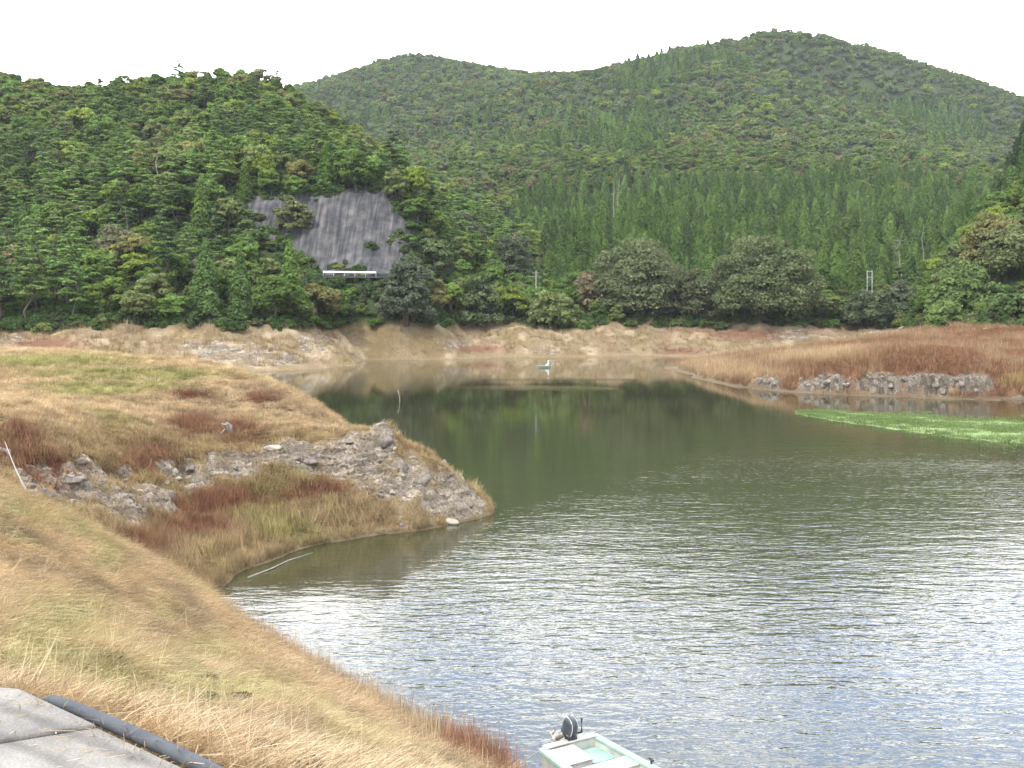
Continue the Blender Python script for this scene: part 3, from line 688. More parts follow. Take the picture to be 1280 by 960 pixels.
# planted cedars
def keep_ced(u, D):
    z = ground(u, D); px, py = 640 + u * F, HOR + (CH - z) / D * F
    return (u > -0.06) & (z > 8) & ~((px > 1160) & (D < 360))
u, D = grow(22000, -0.06, U1, 262, 590, 4.6, keep_ced)
def pick_ced(u, D, z, px, py):
    n = fbm(u * D / 45, D / 45, o=3, seed=121); r = rng.random(len(u)); out_ = []
    for i in range(len(u)):
        edge = D[i] > 520 + 60 * n[i] or px[i] < 660 + 60 * n[i]
        out_.append('broad' if (edge or r[i] < 0.05 or n[i] > 0.42 or (D[i] < 300 and r[i] < 0.55)) else 'cedar')
    return out_
add_zone(u, D, pick_ced, base_tint, 0.65, 1.22)
u, D = grow(3000, 0.40, U1, 180, 360, 5.2, lambda u, D: (ground(u, D) > 7.5) & (D > 262)); add_zone(u, D, lambda u, D, z, px, py: ['cedar' if d > 300 else 'broad' for d in D], base_tint, 0.8, 1.2)
# the range behind
def far_tint(k, X, D, px, py):
    c = base_tint(k, X, D, px, py)
    if k == 'far_broad' and rng.random() < 0.22: c = np.array((0.145, 0.18, 0.082)) * rng.uniform(0.8, 1.15)
    return c
u, D = grow(42000, U0, U1, 575, 1230, 6.7, lambda u, D: ground(u, D) > 5)
def pick_far(u, D, z, px, py):
    n = fbm(u * D / 90, D / 130, o=3, seed=131) + 0.25 * blob(px, py, [(1110, 130, 110, 34, 30), (600, 140, 60, 30), (480, 150, 60, 30), (1190, 170, 60, 30), (560, 110, 70, 20)]) * 1.6 - 0.2 * blob(px, py, [(880, 140, 150, 60)])
    return ['far_cedar' if n[i] + rng.uniform(-.08, .08) > 0.30 and D[i] < 900 else 'far_broad' for i in range(len(u))]
add_zone(u, D, pick_far, far_tint, 0.85, 1.25)
u, D = grow(9000, U0, -0.02, 425, 600, 7.0, lambda u, D: ground(u, D) > 5); add_zone(u, D, lambda u, D, z, px, py: ['far_broad'] * len(u), far_tint, 0.9, 1.2)

# what the photograph can show: march outwards along each bearing and keep crowns that rise over everything nearer
NB = 700; maxang = np.full(NB, -1.0)
T.sort(key=lambda t: t[1]); TT = np.array([(t[0], t[1], t[2]) for t in T]); vis = np.zeros(len(T), bool); vfrac = np.zeros(len(T))
terrD = np.geomspace(122, 1400, 400); gu = np.linspace(U0 - .02, U1 + .02, NB)
TZ = np.array([ground(gu, np.full(NB, d)) for d in terrD]); ti = 0
for i, t in enumerate(T):
    while ti < len(terrD) and terrD[ti] < t[1]:
        maxang = np.maximum(maxang, (TZ[ti] + 0.5 - CH) / terrD[ti]); ti += 1
    kk = t[3]; h = {'broad': 9.5, 'pine': 12, 'cedar': 15.5, 'far_broad': 8, 'far_cedar': 13}[kk] * t[4]; w = {'broad': 3.8, 'pine': 3, 'cedar': 2, 'far_broad': 4.5, 'far_cedar': 2.3}[kk] * t[4]
    a = int((t[0] - w / t[1] - gu[0]) / (gu[1] - gu[0])); b = int((t[0] + w / t[1] - gu[0]) / (gu[1] - gu[0])) + 1
    a, b = max(a, 0), min(b, NB); top = (t[2] + h - CH) / t[1]; base = (t[2] + 1 - CH) / t[1]
    seg = maxang[a:b]; f = np.clip((top - seg.min()) / (top - base + 1e-6), 0, 1) if len(seg) else 0
    vfrac[i] = f; vis[i] = f > 0.0
    if len(seg):
        m_ = (a + b) // 2; qw = max(1, int((b - a) * 0.3)); maxang[m_ - qw:m_ + qw] = np.maximum(maxang[m_ - qw:m_ + qw], (t[2] + h * 0.72 - CH) / t[1])
T = [(t, vfrac[i]) for i, t in enumerate(T) if vfrac[i] > -0.3 and (vis[i] or (i % 2 and t[1] < 600))]
print('trees', len(T))

# the ones that stand out, each a tree of its own
def tree(name, kind, i, P, s, tint, label, cat, group=None, rz=None, parts=True):
    root = empty(name, P, rng.uniform(0, 6.28) if rz is None else rz); root.scale = (s, s, s) if np.isscalar(s) else s
    tag(root, label, cat, group)
    c = link('crown', CROWN[(kind, i)], root); c['tint'] = [float(x) * (1.9 if isinstance(kind, str) and kind.startswith('big') else 1.0) for x in tint]
    if parts and (kind, i) in TRUNK: link('trunk', TRUNK[(kind, i)], root)
    return root
def hill_at(px, D):
    u = (px - 640) / F; z = float(ground(np.array([u]), np.array([D]))[0]); return (u * D, D, z)
SPECIAL = []   # (X, D, clear radius)
def big_broad(name, px, pytop, wpx, D, tint, label, seed, cat='tree', nleaf=110, leaf=0.34):
    X, Y, z = hill_at(px, D); top = CH - (pytop - HOR) / F * D; Rr = wpx / 2 / F * D; H = top - z
    key = ('big%d' % seed, 0); z0 = 0.18 * H
    ncl = int(90 * (Rr / 6) ** 1.6)
    reg('big%d' % seed, 0, broadleaf(Rr, H - z0, z0, ncl, nleaf, leaf, seed, min(0.27, 1.9 / Rr + 0.05)), (Rr, H), trunk_mb(H * 0.75, 0.045 * H, Rr * 0.8, z0, seed, limbs=9))
    SPECIAL.append((X, Y, Rr)); return tree(name, 'big%d' % seed, 0, (X, Y, z), 1.0, tint, label, cat)
big_broad('broadleaf_tree', 947, 286, 156, 240, (0.080, 0.094, 0.040), 'huge round olive grey tree above the gravel bank, right of the middle', 701)
big_broad('broadleaf_tree', 800, 288, 136, 243, (0.086, 0.096, 0.044), 'broad domed grey green tree with a brownish top, left of the huge round one', 702)
big_broad('broadleaf_tree', 872, 325, 64, 236, (0.070, 0.075, 0.036), 'smaller dark tree wedged between the two big domed trees', 703)
big_broad('broadleaf_tree', 735, 318, 52, 246, (0.125, 0.105, 0.055), 'pale brownish tree on the left shoulder of the broad domed tree', 704)
big_broad('broadleaf_tree', 508, 308, 74, 203, (0.062, 0.072, 0.042), 'dark grey green round tree at the right end of the white guardrail', 705)
big_broad('broadleaf_tree', 640, 268, 60, 285, (0.058, 0.068, 0.036), 'dark rounded tree on the lower end of the wooded spur', 706)
big_broad('broadleaf_tree', 578, 262, 62, 300, (0.056, 0.062, 0.034), 'dark brownish green tree high on the spur right of the grey wall', 707)
big_broad('broadleaf_tree', 182, 196, 72, 268, (0.115, 0.098, 0.045), 'brownish tree standing out in the middle of the left hillside', 708)
big_broad('broadleaf_tree', 22, 300, 60, 196, (0.135, 0.115, 0.055), 'pale tan coloured tree at the left edge of the hillside', 709)
big_broad('broadleaf_tree', 150, 272, 76, 205, (0.095, 0.094, 0.050), 'grey brown tree with a wide crown by the left end of the road', 710)
big_broad('broadleaf_tree', 250, 318, 52, 192, (0.080, 0.092, 0.050), 'greyish round tree below the road on the left hillside', 711)
big_broad('broadleaf_tree', 436, 207, 26, 252, (0.15, 0.20, 0.035), 'bright yellow green tree just above the grey wall', 712, nleaf=70, leaf=0.26)
big_broad('broadleaf_tree', 1246, 252, 84, 200, (0.110, 0.105, 0.040), 'tall yellowish brown tree at the top of the right hillside', 713)
big_broad('broadleaf_tree', 1280, 268, 100, 190, (0.088, 0.100, 0.040), 'large olive green tree cut by the right edge of the picture', 714)
big_broad('broadleaf_tree', 1208, 322, 84, 188, (0.075, 0.108, 0.034), 'leafy green tree with low boughs over the rust coloured spit', 715)
big_broad('broadleaf_tree', 1178, 372, 56, 181, (0.085, 0.115, 0.034), 'low bright green tree at the foot of the right hillside', 716)
big_broad('broadleaf_tree', 1262, 360, 60, 177, (0.060, 0.085, 0.030), 'dark green low tree overhanging the right end of the spit', 717)
big_broad('broadleaf_tree', 1085, 352, 70, 242, (0.062, 0.075, 0.036), 'low dark round tree right of the huge round one', 718)
big_broad('broadleaf_tree', 1130, 346, 56, 245, (0.070, 0.080, 0.042), 'grey green tree in front of the road at right', 719)
big_broad('broadleaf_tree', 795, 178, 13, 650, (0.20, 0.085, 0.06), 'small reddish tree alone on the green mountainside', 720, nleaf=30, leaf=0.5)
big_broad('broadleaf_tree', 1048, 195, 34, 600, (0.16, 0.13, 0.10), 'pale greyish thicket where the cedars meet the mountain wood', 721, nleaf=40, leaf=0.5)
big_broad('broadleaf_tree', 335, 205, 40, 262, (0.080, 0.105, 0.032), 'green tree leaning over the left end of the grey wall', 722)
big_broad('broadleaf_tree', 366, 236, 46, 226, (0.10, 0.11, 0.045), 'brownish tree hanging over the top of the grey wall', 723)
big_broad('broadleaf_tree', 600, 330, 60, 225, (0.068, 0.085, 0.036), 'rounded green tree above the shore, right of the guardrail', 724)
big_broad('broadleaf_tree', 690, 350, 66, 228, (0.105, 0.125, 0.042), 'light yellow green tree above the bank near the bare pole', 725)
big_broad('broadleaf_tree', 325, 350, 40, 186, (0.075, 0.115, 0.03), 'bright green tree below the left foot of the grey wall', 726)
spec = np.array(SPECIAL)
big_broad('broadleaf_tree', 1196, 292, 58, 208, (0.085, 0.105, 0.04), 'olive tree high on the left flank of the right hillside', 727)
big_broad('broadleaf_tree', 543, 286, 52, 230, (0.07, 0.09, 0.036), 'green tree covering the right edge of the grey wall', 728)
big_broad('broadleaf_tree', 308, 262, 40, 222, (0.075, 0.10, 0.036), 'green tree covering the left edge of the grey wall', 729)
# bright conifers picked out by eye
for px, D, kind, i, s, tn, lab in [(1122, 258, 'pine', 1, 1.15, (0.05, 0.11, 0.035), 'bright green pine with flat tiers beside the road at right'),
                                   (205, 186, 'pine', 2, 1.1, (0.055, 0.10, 0.038), 'pine with flat layered boughs low on the left hillside'),
                                   (268, 212, 'pine', 3, 1.2, (0.06, 0.11, 0.045), 'tall pine just left of the grey wall'),
                                                                      (1262, 335, 'cedar', 3, 1.2, (0.06, 0.09, 0.034), 'leftmost of three dark conifers at the upper right picture edge'), (1272, 338, 'cedar', 2, 1.45, (0.055, 0.085, 0.03), 'middle one of three dark conifers at the upper right picture edge'), (1281, 336, 'cedar', 1, 1.7, (0.055, 0.085, 0.03), 'tallest of three dark conifers, cut by the right picture edge')]:
    P = hill_at(px, D); SPECIAL.append((P[0], P[1], 2.5))
    tree('pine_tree' if kind == 'pine' else 'cedar_tree', kind, i, P, s, tn, lab, 'tree')
spec = np.array(SPECIAL)
T2 = []
for t, f in T:
    X = t[0] * t[1]; dx = X - spec[:, 0]; dy = t[1] - spec[:, 1]
    if np.any((dx ** 2 + dy ** 2) < (spec[:, 2] * 0.8 + 1.2) ** 2): continue
    # nothing tall right in front of the big ones
    if np.any((np.abs(dx) < spec[:, 2] * 0.8) & (dy < 0) & (dy > -14) & (spec[:, 1] < 262) & (spec[:, 2] > 4)): t[4] *= 0.45
    T2.append((t, f))
# the 280 of each kind that show largest become trees of their own
def bucket(t):
    u_, D_, z_, k_ = t[:4]; px = 640 + u_ * F
    if D_ > 560: return None
    if k_ == 'cedar':
        if px > 640: return ('cedar_tree', 'green pointed cedar among the cedars planted in the valley behind the lake', 'planted cedars in the valley')
        return ('cedar_tree', 'dark pointed conifer among the mixed trees of the left spur', 'conifers of the left spur')
    nm = 'pine_tree' if k_ == 'pine' else 'broadleaf_tree'; w_ = 'pine' if k_ == 'pine' else 'broadleaf tree'
    if px > 1150 and D_ < 262: return (nm, 'green %s on the hillside above the rust coloured spit' % w_, '%ss on the right hillside' % w_)
    if px < 560 and D_ < 206: return (nm, 'green %s in the strip between the lake bank and the road' % w_, '%ss below the road' % w_)
    if px < 560: return (nm, 'green %s on the left hillside above the road' % w_, '%ss above the road' % w_)
    if D_ < 262: return (nm, 'green %s along the top of the far bank beyond the spur' % w_, '%ss along the far bank' % w_)
    return (nm, 'green %s at the edge of the planted cedars' % w_, '%ss at the edge of the cedars' % w_)
rest = []; cand = {'broad': [], 'pine': [], 'cedar': []}
for t, f in T2:
    if t[3] in cand and abs(t[0]) < 0.535 and f > 0.08: cand[t[3]].append((f * t[4] / t[1] * (1.3 if f > 0.3 else 0.7), t))
    else: rest.append(t)
for k, lst in cand.items():
    lst.sort(key=lambda q: -q[0])
    cap = {'broad': 265, 'pine': 285, 'cedar': 285}[k]
    for j, (_, t) in enumerate(lst):
        b = bucket(t)
        if j >= cap or b is None: rest.append(t); continue
        nv = 5 if k == 'broad' else 4
        i = int(rng.integers(nv)); s = t[4]
        tree(b[0], k, i, (t[0] * t[1], t[1], t[2] - 0.3), (s * rng.uniform(.9, 1.15), s * rng.uniform(.9, 1.15), s * rng.uniform(0.9, 1.1)), t[5], b[1], 'tree', b[2], parts=t[1] < 330)
# low growth closing the gaps along the crest of the spur
# everything smaller: the far wood
order = ['broad'] * 5 + ['pine'] * 4 + ['cedar'] * 4 + ['far_broad'] * 5 + ['far_cedar'] * 4
starts = {'broad': 0, 'pine': 5, 'cedar': 9, 'far_broad': 13, 'far_cedar': 18}; cnt = {'broad': 5, 'pine': 4, 'cedar': 4, 'far_broad': 5, 'far_cedar': 4}
meshes = [CROWN[(k, i)] for k in ('broad', 'pine', 'cedar', 'far_broad', 'far_cedar') for i in range(cnt[k])]
def wood(name, ts, label):
    P = np.array([(t[0] * t[1], t[1], t[2] - 0.3) for t in ts]); n = len(ts); s = np.array([t[4] for t in ts])
    rot = np.stack([rng.normal(0, .04, n), rng.normal(0, .04, n), rng.uniform(0, 6.28, n)], 1)
    scl = s[:, None] * rng.uniform(0.88, 1.14, (n, 3)); idx = np.array([starts[t[3]] + rng.integers(cnt[t[3]]) for t in ts])
    scatter(name, P, rot, scl, np.array([t[5] for t in ts]), idx, meshes, label, 'forest')
wood('forest', rest, 'far wood of broadleaf trees and cedars covering the mountains')

# undergrowth along the foot of the wood and on the cut slope
def hill_points(n, ulo, uhi, dlo, dhi):
    D = np.sqrt(rng.uniform(dlo ** 2, dhi ** 2, n)); u = rng.uniform(ulo, uhi, n); return u, D
u, D = hill_points(26000, -0.6, 0.6, 160, 300); z = ground(u, D); px, py = 640 + u * F, HOR + (CH - z) / D * F
edge = (z > 6.4 + 0.8 * fbm(u * D / 6, D / 6, seed=140)) & (z < 9.5); slope = (z >= 9.5) & (rng.random(len(z)) < 0.30) & ~(in_poly(px, py, WALL_PX)) & ~((np.abs(px - 440) < 75) & (np.abs(z - 17) < 1.5))
tops = in_poly(px, py - 10, WALL_PX) & (D < 232); slope &= ~tops
onwall = in_poly(px, py, WALL_PX) & (D < 236) & (np.maximum(blob(px, py, [(450, 306, 20, 8), (428, 338, 24, 6), (498, 305, 12, 18), (345, 303, 22, 12)]), 0) > 0.3) & (rng.random(len(z)) < 0.6)
rim = (blob(px, py, [(330, 300, 50, 14, 42), (375, 338, 26, 14), (440, 362, 70, 10), (520, 318, 20, 26), (300, 265, 12, 26), (505, 262, 12, 26), (370, 240, 60, 5), (460, 236, 50, 5)]) > 0.3) & (D < 240) & (rng.random(len(z)) < 0.75)
m_ = (edge & (rng.random(len(z)) < 0.6)) | slope | onwall | rim
u, D, z, px, py = u[m_], D[m_], z[m_], px[m_], py[m_]; big = np.ones(len(u))
u3 = rng.uniform(-.56, -.09, 1500); D3 = rng.uniform(365, 425, 1500); z3 = ground(u3, D3); u, D, z = np.append(u, u3), np.append(D, D3), np.append(z, z3); big = np.append(big, np.full(1500, 2.2)); n = len(u)
gc = 1.45 * np.array([(0.06, 0.10, 0.028), (0.09, 0.135, 0.032), (0.075, 0.085, 0.035), (0.13, 0.15, 0.045), (0.055, 0.08, 0.03)])
scatter('undergrowth', np.stack([u * D, D, z - 0.2], 1), np.stack([np.zeros(n), np.zeros(n), rng.uniform(0, 6.28, n)], 1), big[:, None] * rng.uniform(0.55, 1.25, (n, 1)) * rng.uniform(.85, 1.15, (n, 3)),
        gc[rng.choice(5, n, p=[.34, .16, .2, .08, .22])] * rng.uniform(0.8, 1.15, (n, 1)), rng.integers(0, 4, n), [CROWN[('bush', i)] for i in range(4)], 'tangled green undergrowth along the foot of the wood', 'undergrowth')

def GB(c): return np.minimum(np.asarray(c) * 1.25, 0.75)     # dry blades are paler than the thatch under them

# ------------------------------------------------------------------ grass
def tuft(nb, h, w, spread, lean, seed, curl=0.6, along=None):
    """blades as bent strips; lean: how far they lie down"""
    g = np.random.default_rng(seed); V = []; Fc = []
    for b in range(nb):
        a = g.uniform(0, 6.28) if along is None else g.normal(along, 0.55)
        p = np.array([g.normal() * spread, g.normal() * spread, -0.02]); d = np.array([math.cos(a), math.sin(a), 0])
        l_ = lean * g.uniform(0.5, 1.3); hh = h * g.uniform(0.5, 1.15); s = np.array([-d[1], d[0], 0]) * w * g.uniform(0.7, 1.3)
        s = s + np.array([0, 0, w * g.uniform(-.6, .6)])
        o = len(V)
        for i in range(4):
            t = i / 3; el_ = math.cos(min(1.5, l_ * (0.35 + curl * t * 1.6))); ho = math.sin(min(1.5, l_ * (0.35 + curl * t * 1.6)))
            if i: p = p + (d * ho + np.array([0, 0, 1]) * el_) * hh / 3
            ww = s * (1 - 0.75 * t)
            V += [p - ww, p + ww]
        for i in range(3): Fc.append((o + 2 * i, o + 2 * i + 1, o + 2 * i + 3, o + 2 * i + 2))
    return new_mesh('tuft', np.array(V), np.array(Fc), M_GRASS)
def normal_rot(zfun, A, B, n, e=0.25):
    gx = (zfun(A + e, B) - zfun(A - e, B)) / (2 * e); gy = (zfun(A, B + e) - zfun(A, B - e)) / (2 * e)
    return np.stack([np.arctan(gy) * 0.8, -np.arctan(gx) * 0.8, np.zeros(n)], 1), gx, gy

# near bank
lying = [tuft(46, 0.36, 0.0035, 0.10, 1.25, 900 + i, along=-0.75) for i in range(4)]
upright = [tuft(34, 0.17, 0.003, 0.07, 0.55, 910 + i) for i in range(3)]
stalks = [tuft(9, 0.42, 0.0028, 0.08, 0.5, 920 + i, 0.3) for i in range(2)]
def bank_points(n, near):
    if near: Yp = rng.uniform(2.2, 13, n); Xp = rng.uniform(-0.62, 0.12, n) * Yp * 1.05
    else: Yp = np.sqrt(rng.uniform(8 ** 2, 26.5 ** 2, n)); Xp = rng.uniform(-0.62, 0.1, n) * Yp
    return Xp, Yp
P_ = [bank_points(26000, True), bank_points(60000, False)]
Xp = np.concatenate([p[0] for p in P_]); Yp = np.concatenate([p[1] for p in P_])
zp = bank_z(Xp, Yp); outside = (slab_side(Xp, Yp) > 0.10) | (Yp > 4.40)
ok = outside & (zp > 0.05); Xp, Yp, zp = Xp[ok], Yp[ok], zp[ok]; n = len(Xp)
tn = bank_tint(Xp, Yp); tn = tn * rng.uniform(0.75, 1.2, (n, 1)); greenish = tn[:, 1] > tn[:, 0] * 0.86
rot, gx, gy = normal_rot(bank_z, Xp, Yp, n); r = rng.random(n)
idx = np.where(r < 0.70, rng.integers(0, 4, n), np.where(r < 0.965, 4 + rng.integers(0, 3, n), 7 + rng.integers(0, 2, n)))
idx = np.where(greenish & (rng.random(n) < 0.7), 4 + rng.integers(0, 3, n), idx)
rot[:, 2] = np.where(idx < 4, rng.normal(0, 0.45, n), rng.uniform(0, 6.28, n))
tn[(idx < 4)] = blend(tn[idx < 4], STRAW * 1.3, np.full((idx < 4).sum(), 0.35))
scl = rng.uniform(0.6, 1.25, (n, 1)) * (1 + 0.03 * np.clip(Yp - 8, 0, 30)[:, None]) * np.ones((n, 3)); scl[:, 2] *= 0.8
keepn = (rng.random(n) < 0.55 + 0.45 * sstep(-0.4, 0.1, fbm(Xp / 0.9, Yp / 0.9, seed=150))); 
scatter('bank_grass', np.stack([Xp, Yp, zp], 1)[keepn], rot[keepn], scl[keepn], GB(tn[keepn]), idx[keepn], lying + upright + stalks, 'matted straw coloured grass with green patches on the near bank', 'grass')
# low weeds and dead clumps breaking up the turf
n = 420; Yp = rng.uniform(3.2, 23, n); Xp = rng.uniform(-0.6, 0.0, n) * Yp; zp = bank_z(Xp, Yp); ok = ((slab_side(Xp, Yp) > 0.25) | (Yp > 4.6)) & (zp > 0.2) & (fbm(Xp / 2, Yp / 2, seed=151) > -0.25)
Xp, Yp, zp = Xp[ok], Yp[ok], zp[ok]; n = len(Xp); wc = np.array([(0.10, 0.15, 0.04), (0.16, 0.20, 0.06), (0.20, 0.13, 0.07), (0.13, 0.09, 0.055), (0.30, 0.24, 0.13)])
scatter('bank_weeds', np.stack([Xp, Yp, zp - .01], 1), np.stack([np.zeros(n), np.zeros(n), rng.uniform(0, 6.28, n)], 1), rng.uniform(0.04, 0.13, (n, 1)) * np.array([[1, 1, 0.8]]), wc[rng.choice(5, n, p=[.25, .2, .2, .2, .15])] * rng.uniform(.8, 1.2, (n, 1)),
        rng.integers(0, 4, n), [CROWN[('bush', i)] for i in range(4)], 'small green and brown weeds dotted through the straw grass', 'weeds')
# reeds and dry stalks by the water's edge of the near bank
reed = [tuft(16, 0.75, 0.006, 0.14, 0.35, 930 + i, 0.35) for i in range(3)]
L_ = []
for (a, b, w_, n_) in [(on_water(292, 792), on_water(625, 965), 0.25, 620), (on_water(240, 752), on_water(295, 795), 0.35, 200), (on_water(590, 945), on_water(640, 985), 0.35, 220)]:
    t = rng.random(n_)[:, None]; q = a[:2] * (1 - t) + b[:2] * t + rng.normal(size=(n_, 2)) * w_ + np.array([-0.25, -0.2]); L_.append(q)
Q = np.vstack(L_); z = bank_z(Q[:, 0], Q[:, 1]); ok = z > -0.12; Q, z = Q[ok], z[ok]; n = len(Q)
tr_ = blend(np.tile(STRAW * 0.9, (n, 1)), RUST * 1.7, (rng.random(n) < 0.25 + 0.6 * (Q[:, 0] > -1.2)).astype(float)) * rng.uniform(.7, 1.2, (n, 1))
scatter('shore_reeds', np.stack([Q[:, 0], Q[:, 1], z], 1), np.stack([np.zeros(n), np.zeros(n), rng.uniform(0, 6.28, n)], 1), rng.uniform(0.35, 0.95, (n, 1)) * np.ones((n, 3)), GB(tr_), rng.integers(0, 3, n), reed,
        'dry brown reeds and stalks along the water edge of the near bank', 'reeds')

# headland
hl = [tuft(34, 0.62, 0.012, 0.20, 1.1, 940 + i, along=-0.6) for i in range(3)]
hu = [tuft(30, 0.42, 0.011, 0.17, 0.5, 950 + i) for i in range(3)]
hs = [tuft(22, 0.85, 0.010, 0.18, 0.3, 960 + i, 0.4) for i in range(2)]
n = 90000; D = np.exp(rng.uniform(math.log(25), math.log(78), n)); u = rng.uniform(-0.62, -0.01, n)
zb = head_z(u, D, False); z = head_z(u, D); px, py = 640 + u * F, HOR + (CH - zb) / D * F
rk = blob(px, py, HROCK)
ok = (z > 0.03) & (rng.random(n) > sstep(0.25, 0.6, rk + 0.45 * fbm(u * D / 0.8, D / 0.8, o=3, seed=160)) * 0.93) & (py > 440)
u, D, z, px, py = u[ok], D[ok], z[ok], px[ok], py[ok]; n = len(u); X = u * D
tn = head_tint(X, D, px, py, z) * rng.uniform(0.75, 1.22, (n, 1)); rust = tn[:, 0] > tn[:, 1] * 1.75
# tall tan sedge at the cove's shore
low = (py > 655) | ((z < 0.9) & (py > 600))
topz = 1 - sstep(520, 560, py); r = rng.random(n)
idx = np.where(r < 0.15 + 0.5 * topz, rng.integers(0, 3, n), 3 + rng.integers(0, 3, n)); idx = np.where((rust | low) & (rng.random(n) < 0.5), 6 + rng.integers(0, 2, n), idx)
def hz_xy(A, B): return head_z(A / B, B, False)
rot, gx, gy = normal_rot(hz_xy, X, D, n, 0.5); rot[:, 2] = np.where(idx < 3, rng.normal(0, 0.5, n), rng.uniform(0, 6.28, n))
scl = rng.uniform(0.4, 0.95, (n, 1)) * np.ones((n, 3)) * np.where(topz > .5, 0.8, 0.85)[:, None] * np.where(rust, 0.95, 1.0)[:, None]; scl[z < 0.35] *= 0.6
scatter('headland_grass', np.stack([X, D, z], 1), rot, scl, GB(tn), idx, hl + hu + hs, 'dry straw grass with rust brown patches on the left headland', 'grass')

# spit and far bank
su = [tuft(26, 0.85, 0.028, 0.40, 0.5, 970 + i) for i in range(3)] + [tuft(16, 1.5, 0.026, 0.35, 0.28, 975 + i, 0.4) for i in range(2)]
n = 34000; D = np.exp(rng.uniform(math.log(97), math.log(185), n)); u = rng.uniform(0.17, 0.60, n); zb = spit_z(u, D, False); z = spit_z(u, D)
px, py = 640 + u * F, HOR + (CH - zb) / D * F; rk = blob(px, py, SROCK)
ok = (z > 0.25) & (rng.random(n) > sstep(0.2, 0.6, rk)); u, D, z, px, py = u[ok], D[ok], z[ok], px[ok], py[ok]; n = len(u); X = u * D
tn = spit_tint(X, D, px, py, z) * rng.uniform(0.75, 1.25, (n, 1)); pale = tn[:, 1] > tn[:, 0] * 0.6
idx = np.where(pale & (rng.random(n) < 0.55), 3 + rng.integers(0, 2, n), rng.integers(0, 3, n))
scatter('spit_grass', np.stack([X, D, z - .05], 1), np.stack([np.zeros(n), np.zeros(n), rng.uniform(0, 6.28, n)], 1), rng.uniform(0.45, 1.0, (n, 1)) * np.ones((n, 3)), GB(tn), idx, su,
        'rust coloured grass with pale stalks on the right spit', 'grass')
n = 30000; D = rng.uniform(148, 246, n); u = rng.uniform(-0.56, 0.46, n); z = hill_z(u, D); px, py = 640 + u * F, HOR + (CH - z) / D * F
nn = fbm(u * D / 5, D / 5, o=3, seed=170)
ok = (z > 0.7) & (z < 8.2) & (nn > -0.28) & (rng.random(n) < 0.75); u, D, z, px, py, nn = u[ok], D[ok], z[ok], px[ok], py[ok], nn[ok]; n = len(u)
tn = blend(np.tile(TAN * 0.9, (n, 1)), OLIVE * .85, sstep(0.0, 0.3, nn)); tn = blend(tn, PALE * .8, (rng.random(n) < 0.25) * 0.8); tn = blend(tn, RUST * 1.5, blob(px, py, [(60, 430, 50, 8), (600, 437, 40, 5), (940, 418, 60, 7), (850, 440, 30, 4)]) * .8) * rng.uniform(.75, 1.2, (n, 1))
scatter('far_bank_grass', np.stack([u * D, D, z - .05], 1), np.stack([np.zeros(n), np.zeros(n), rng.uniform(0, 6.28, n)], 1), rng.uniform(0.4, 0.95, (n, 1)) * np.ones((n, 3)), GB(tn), rng.integers(0, 5, n), su,
        'tan dry grass on the exposed bank across the lake', 'grass')

# floating weed
m_weed, nt, b_ = mat('water_weed'); l = nt.links.new
t_ = N(nt, 'ShaderNodeTexCoord'); n_ = N(nt, 'ShaderNodeTexNoise', inp={'Scale': 1.6, 'Detail': 8, 'Roughness': 0.7}); r_ = ramp(nt, [(0.3, (0.17, 0.25, 0.07)), (0.7, (0.26, 0.34, 0.11))])
l(t_.outputs['Object'], n_.inputs['Vector']); l(n_.outputs[0], r_.inputs[0]); l(r_.outputs[0], b_.inputs['Base Color']); b_.inputs['Roughness'].default_value = 0.8
edge_top = [(994, 516), (1010, 514.5), (1045, 514.5), (1062, 518), (1085, 517.5), (1105, 520), (1140, 519.5), (1170, 522), (1200, 525.5), (1225, 526), (1250, 525), (1290, 528), (1400, 532), (1600, 540)]
edge_bot = [(994, 516.3), (1020, 522), (1060, 528), (1100, 534), (1150, 541), (1200, 548), (1240, 552), (1290, 555), (1400, 560), (1600, 566)]
def interp(e, x): return np.interp(x, [q[0] for q in e], [q[1] for q in e])
px = np.concatenate([np.linspace(994, 1300, 260), np.linspace(1302, 1600, 60)]); rows = 26; V = []
for j in range(rows):
    t = j / (rows - 1); yt = interp(edge_top, px) + 0.9 * fbm(px / 9, px * 0, o=4, seed=181); yb = np.maximum(interp(edge_bot, px) + 1.3 * fbm(px / 10, px * 0 + 4, o=4, seed=182), yt + .2)
    py = yb * (1 - t) + yt * t; D = CH * F / (py - HOR); X = (px - 640) / F * D
    zz = 0.02 + 0.16 * np.minimum(1, 6 * min(t, 1 - t)) * (1 + 0.5 * fbm(X / 1.5, D / 1.5, seed=183)) if 0 < j < rows - 1 else np.full(len(px), -0.03)
    V.append(np.stack([X, D, zz], 1))
me = new_mesh('water_weed', np.vstack(V), grid_faces(rows, len(px)), m_weed, True)
tag(link('water_weed', me), 'long mat of bright lime green weed floating by the right spit', 'water weed', kind='stuff')
wt = [tuft(18, 0.22, 0.02, 0.25, 0.6, 985 + i) for i in range(2)]
n = 9000; qx = rng.uniform(1000, 1330, n); t = rng.normal(0.5, 0.22, n); py = interp(edge_bot, qx) * (1 - t) + interp(edge_top, qx) * t; D = CH * F / (py - HOR)
scatter('weed_leaves', np.stack([(qx - 640) / F * D, D, np.full(n, 0.10)], 1), np.stack([np.zeros(n), np.zeros(n), rng.uniform(0, 6.28, n)], 1), rng.uniform(.6, 1.1, (n, 1)) * np.ones((n, 3)),
        np.array([[0.18, 0.235, 0.085]]) * rng.uniform(.75, 1.25, (n, 1)), rng.integers(0, 2, n), wt, 'short bright green blades standing on the floating weed mat', 'water weed')

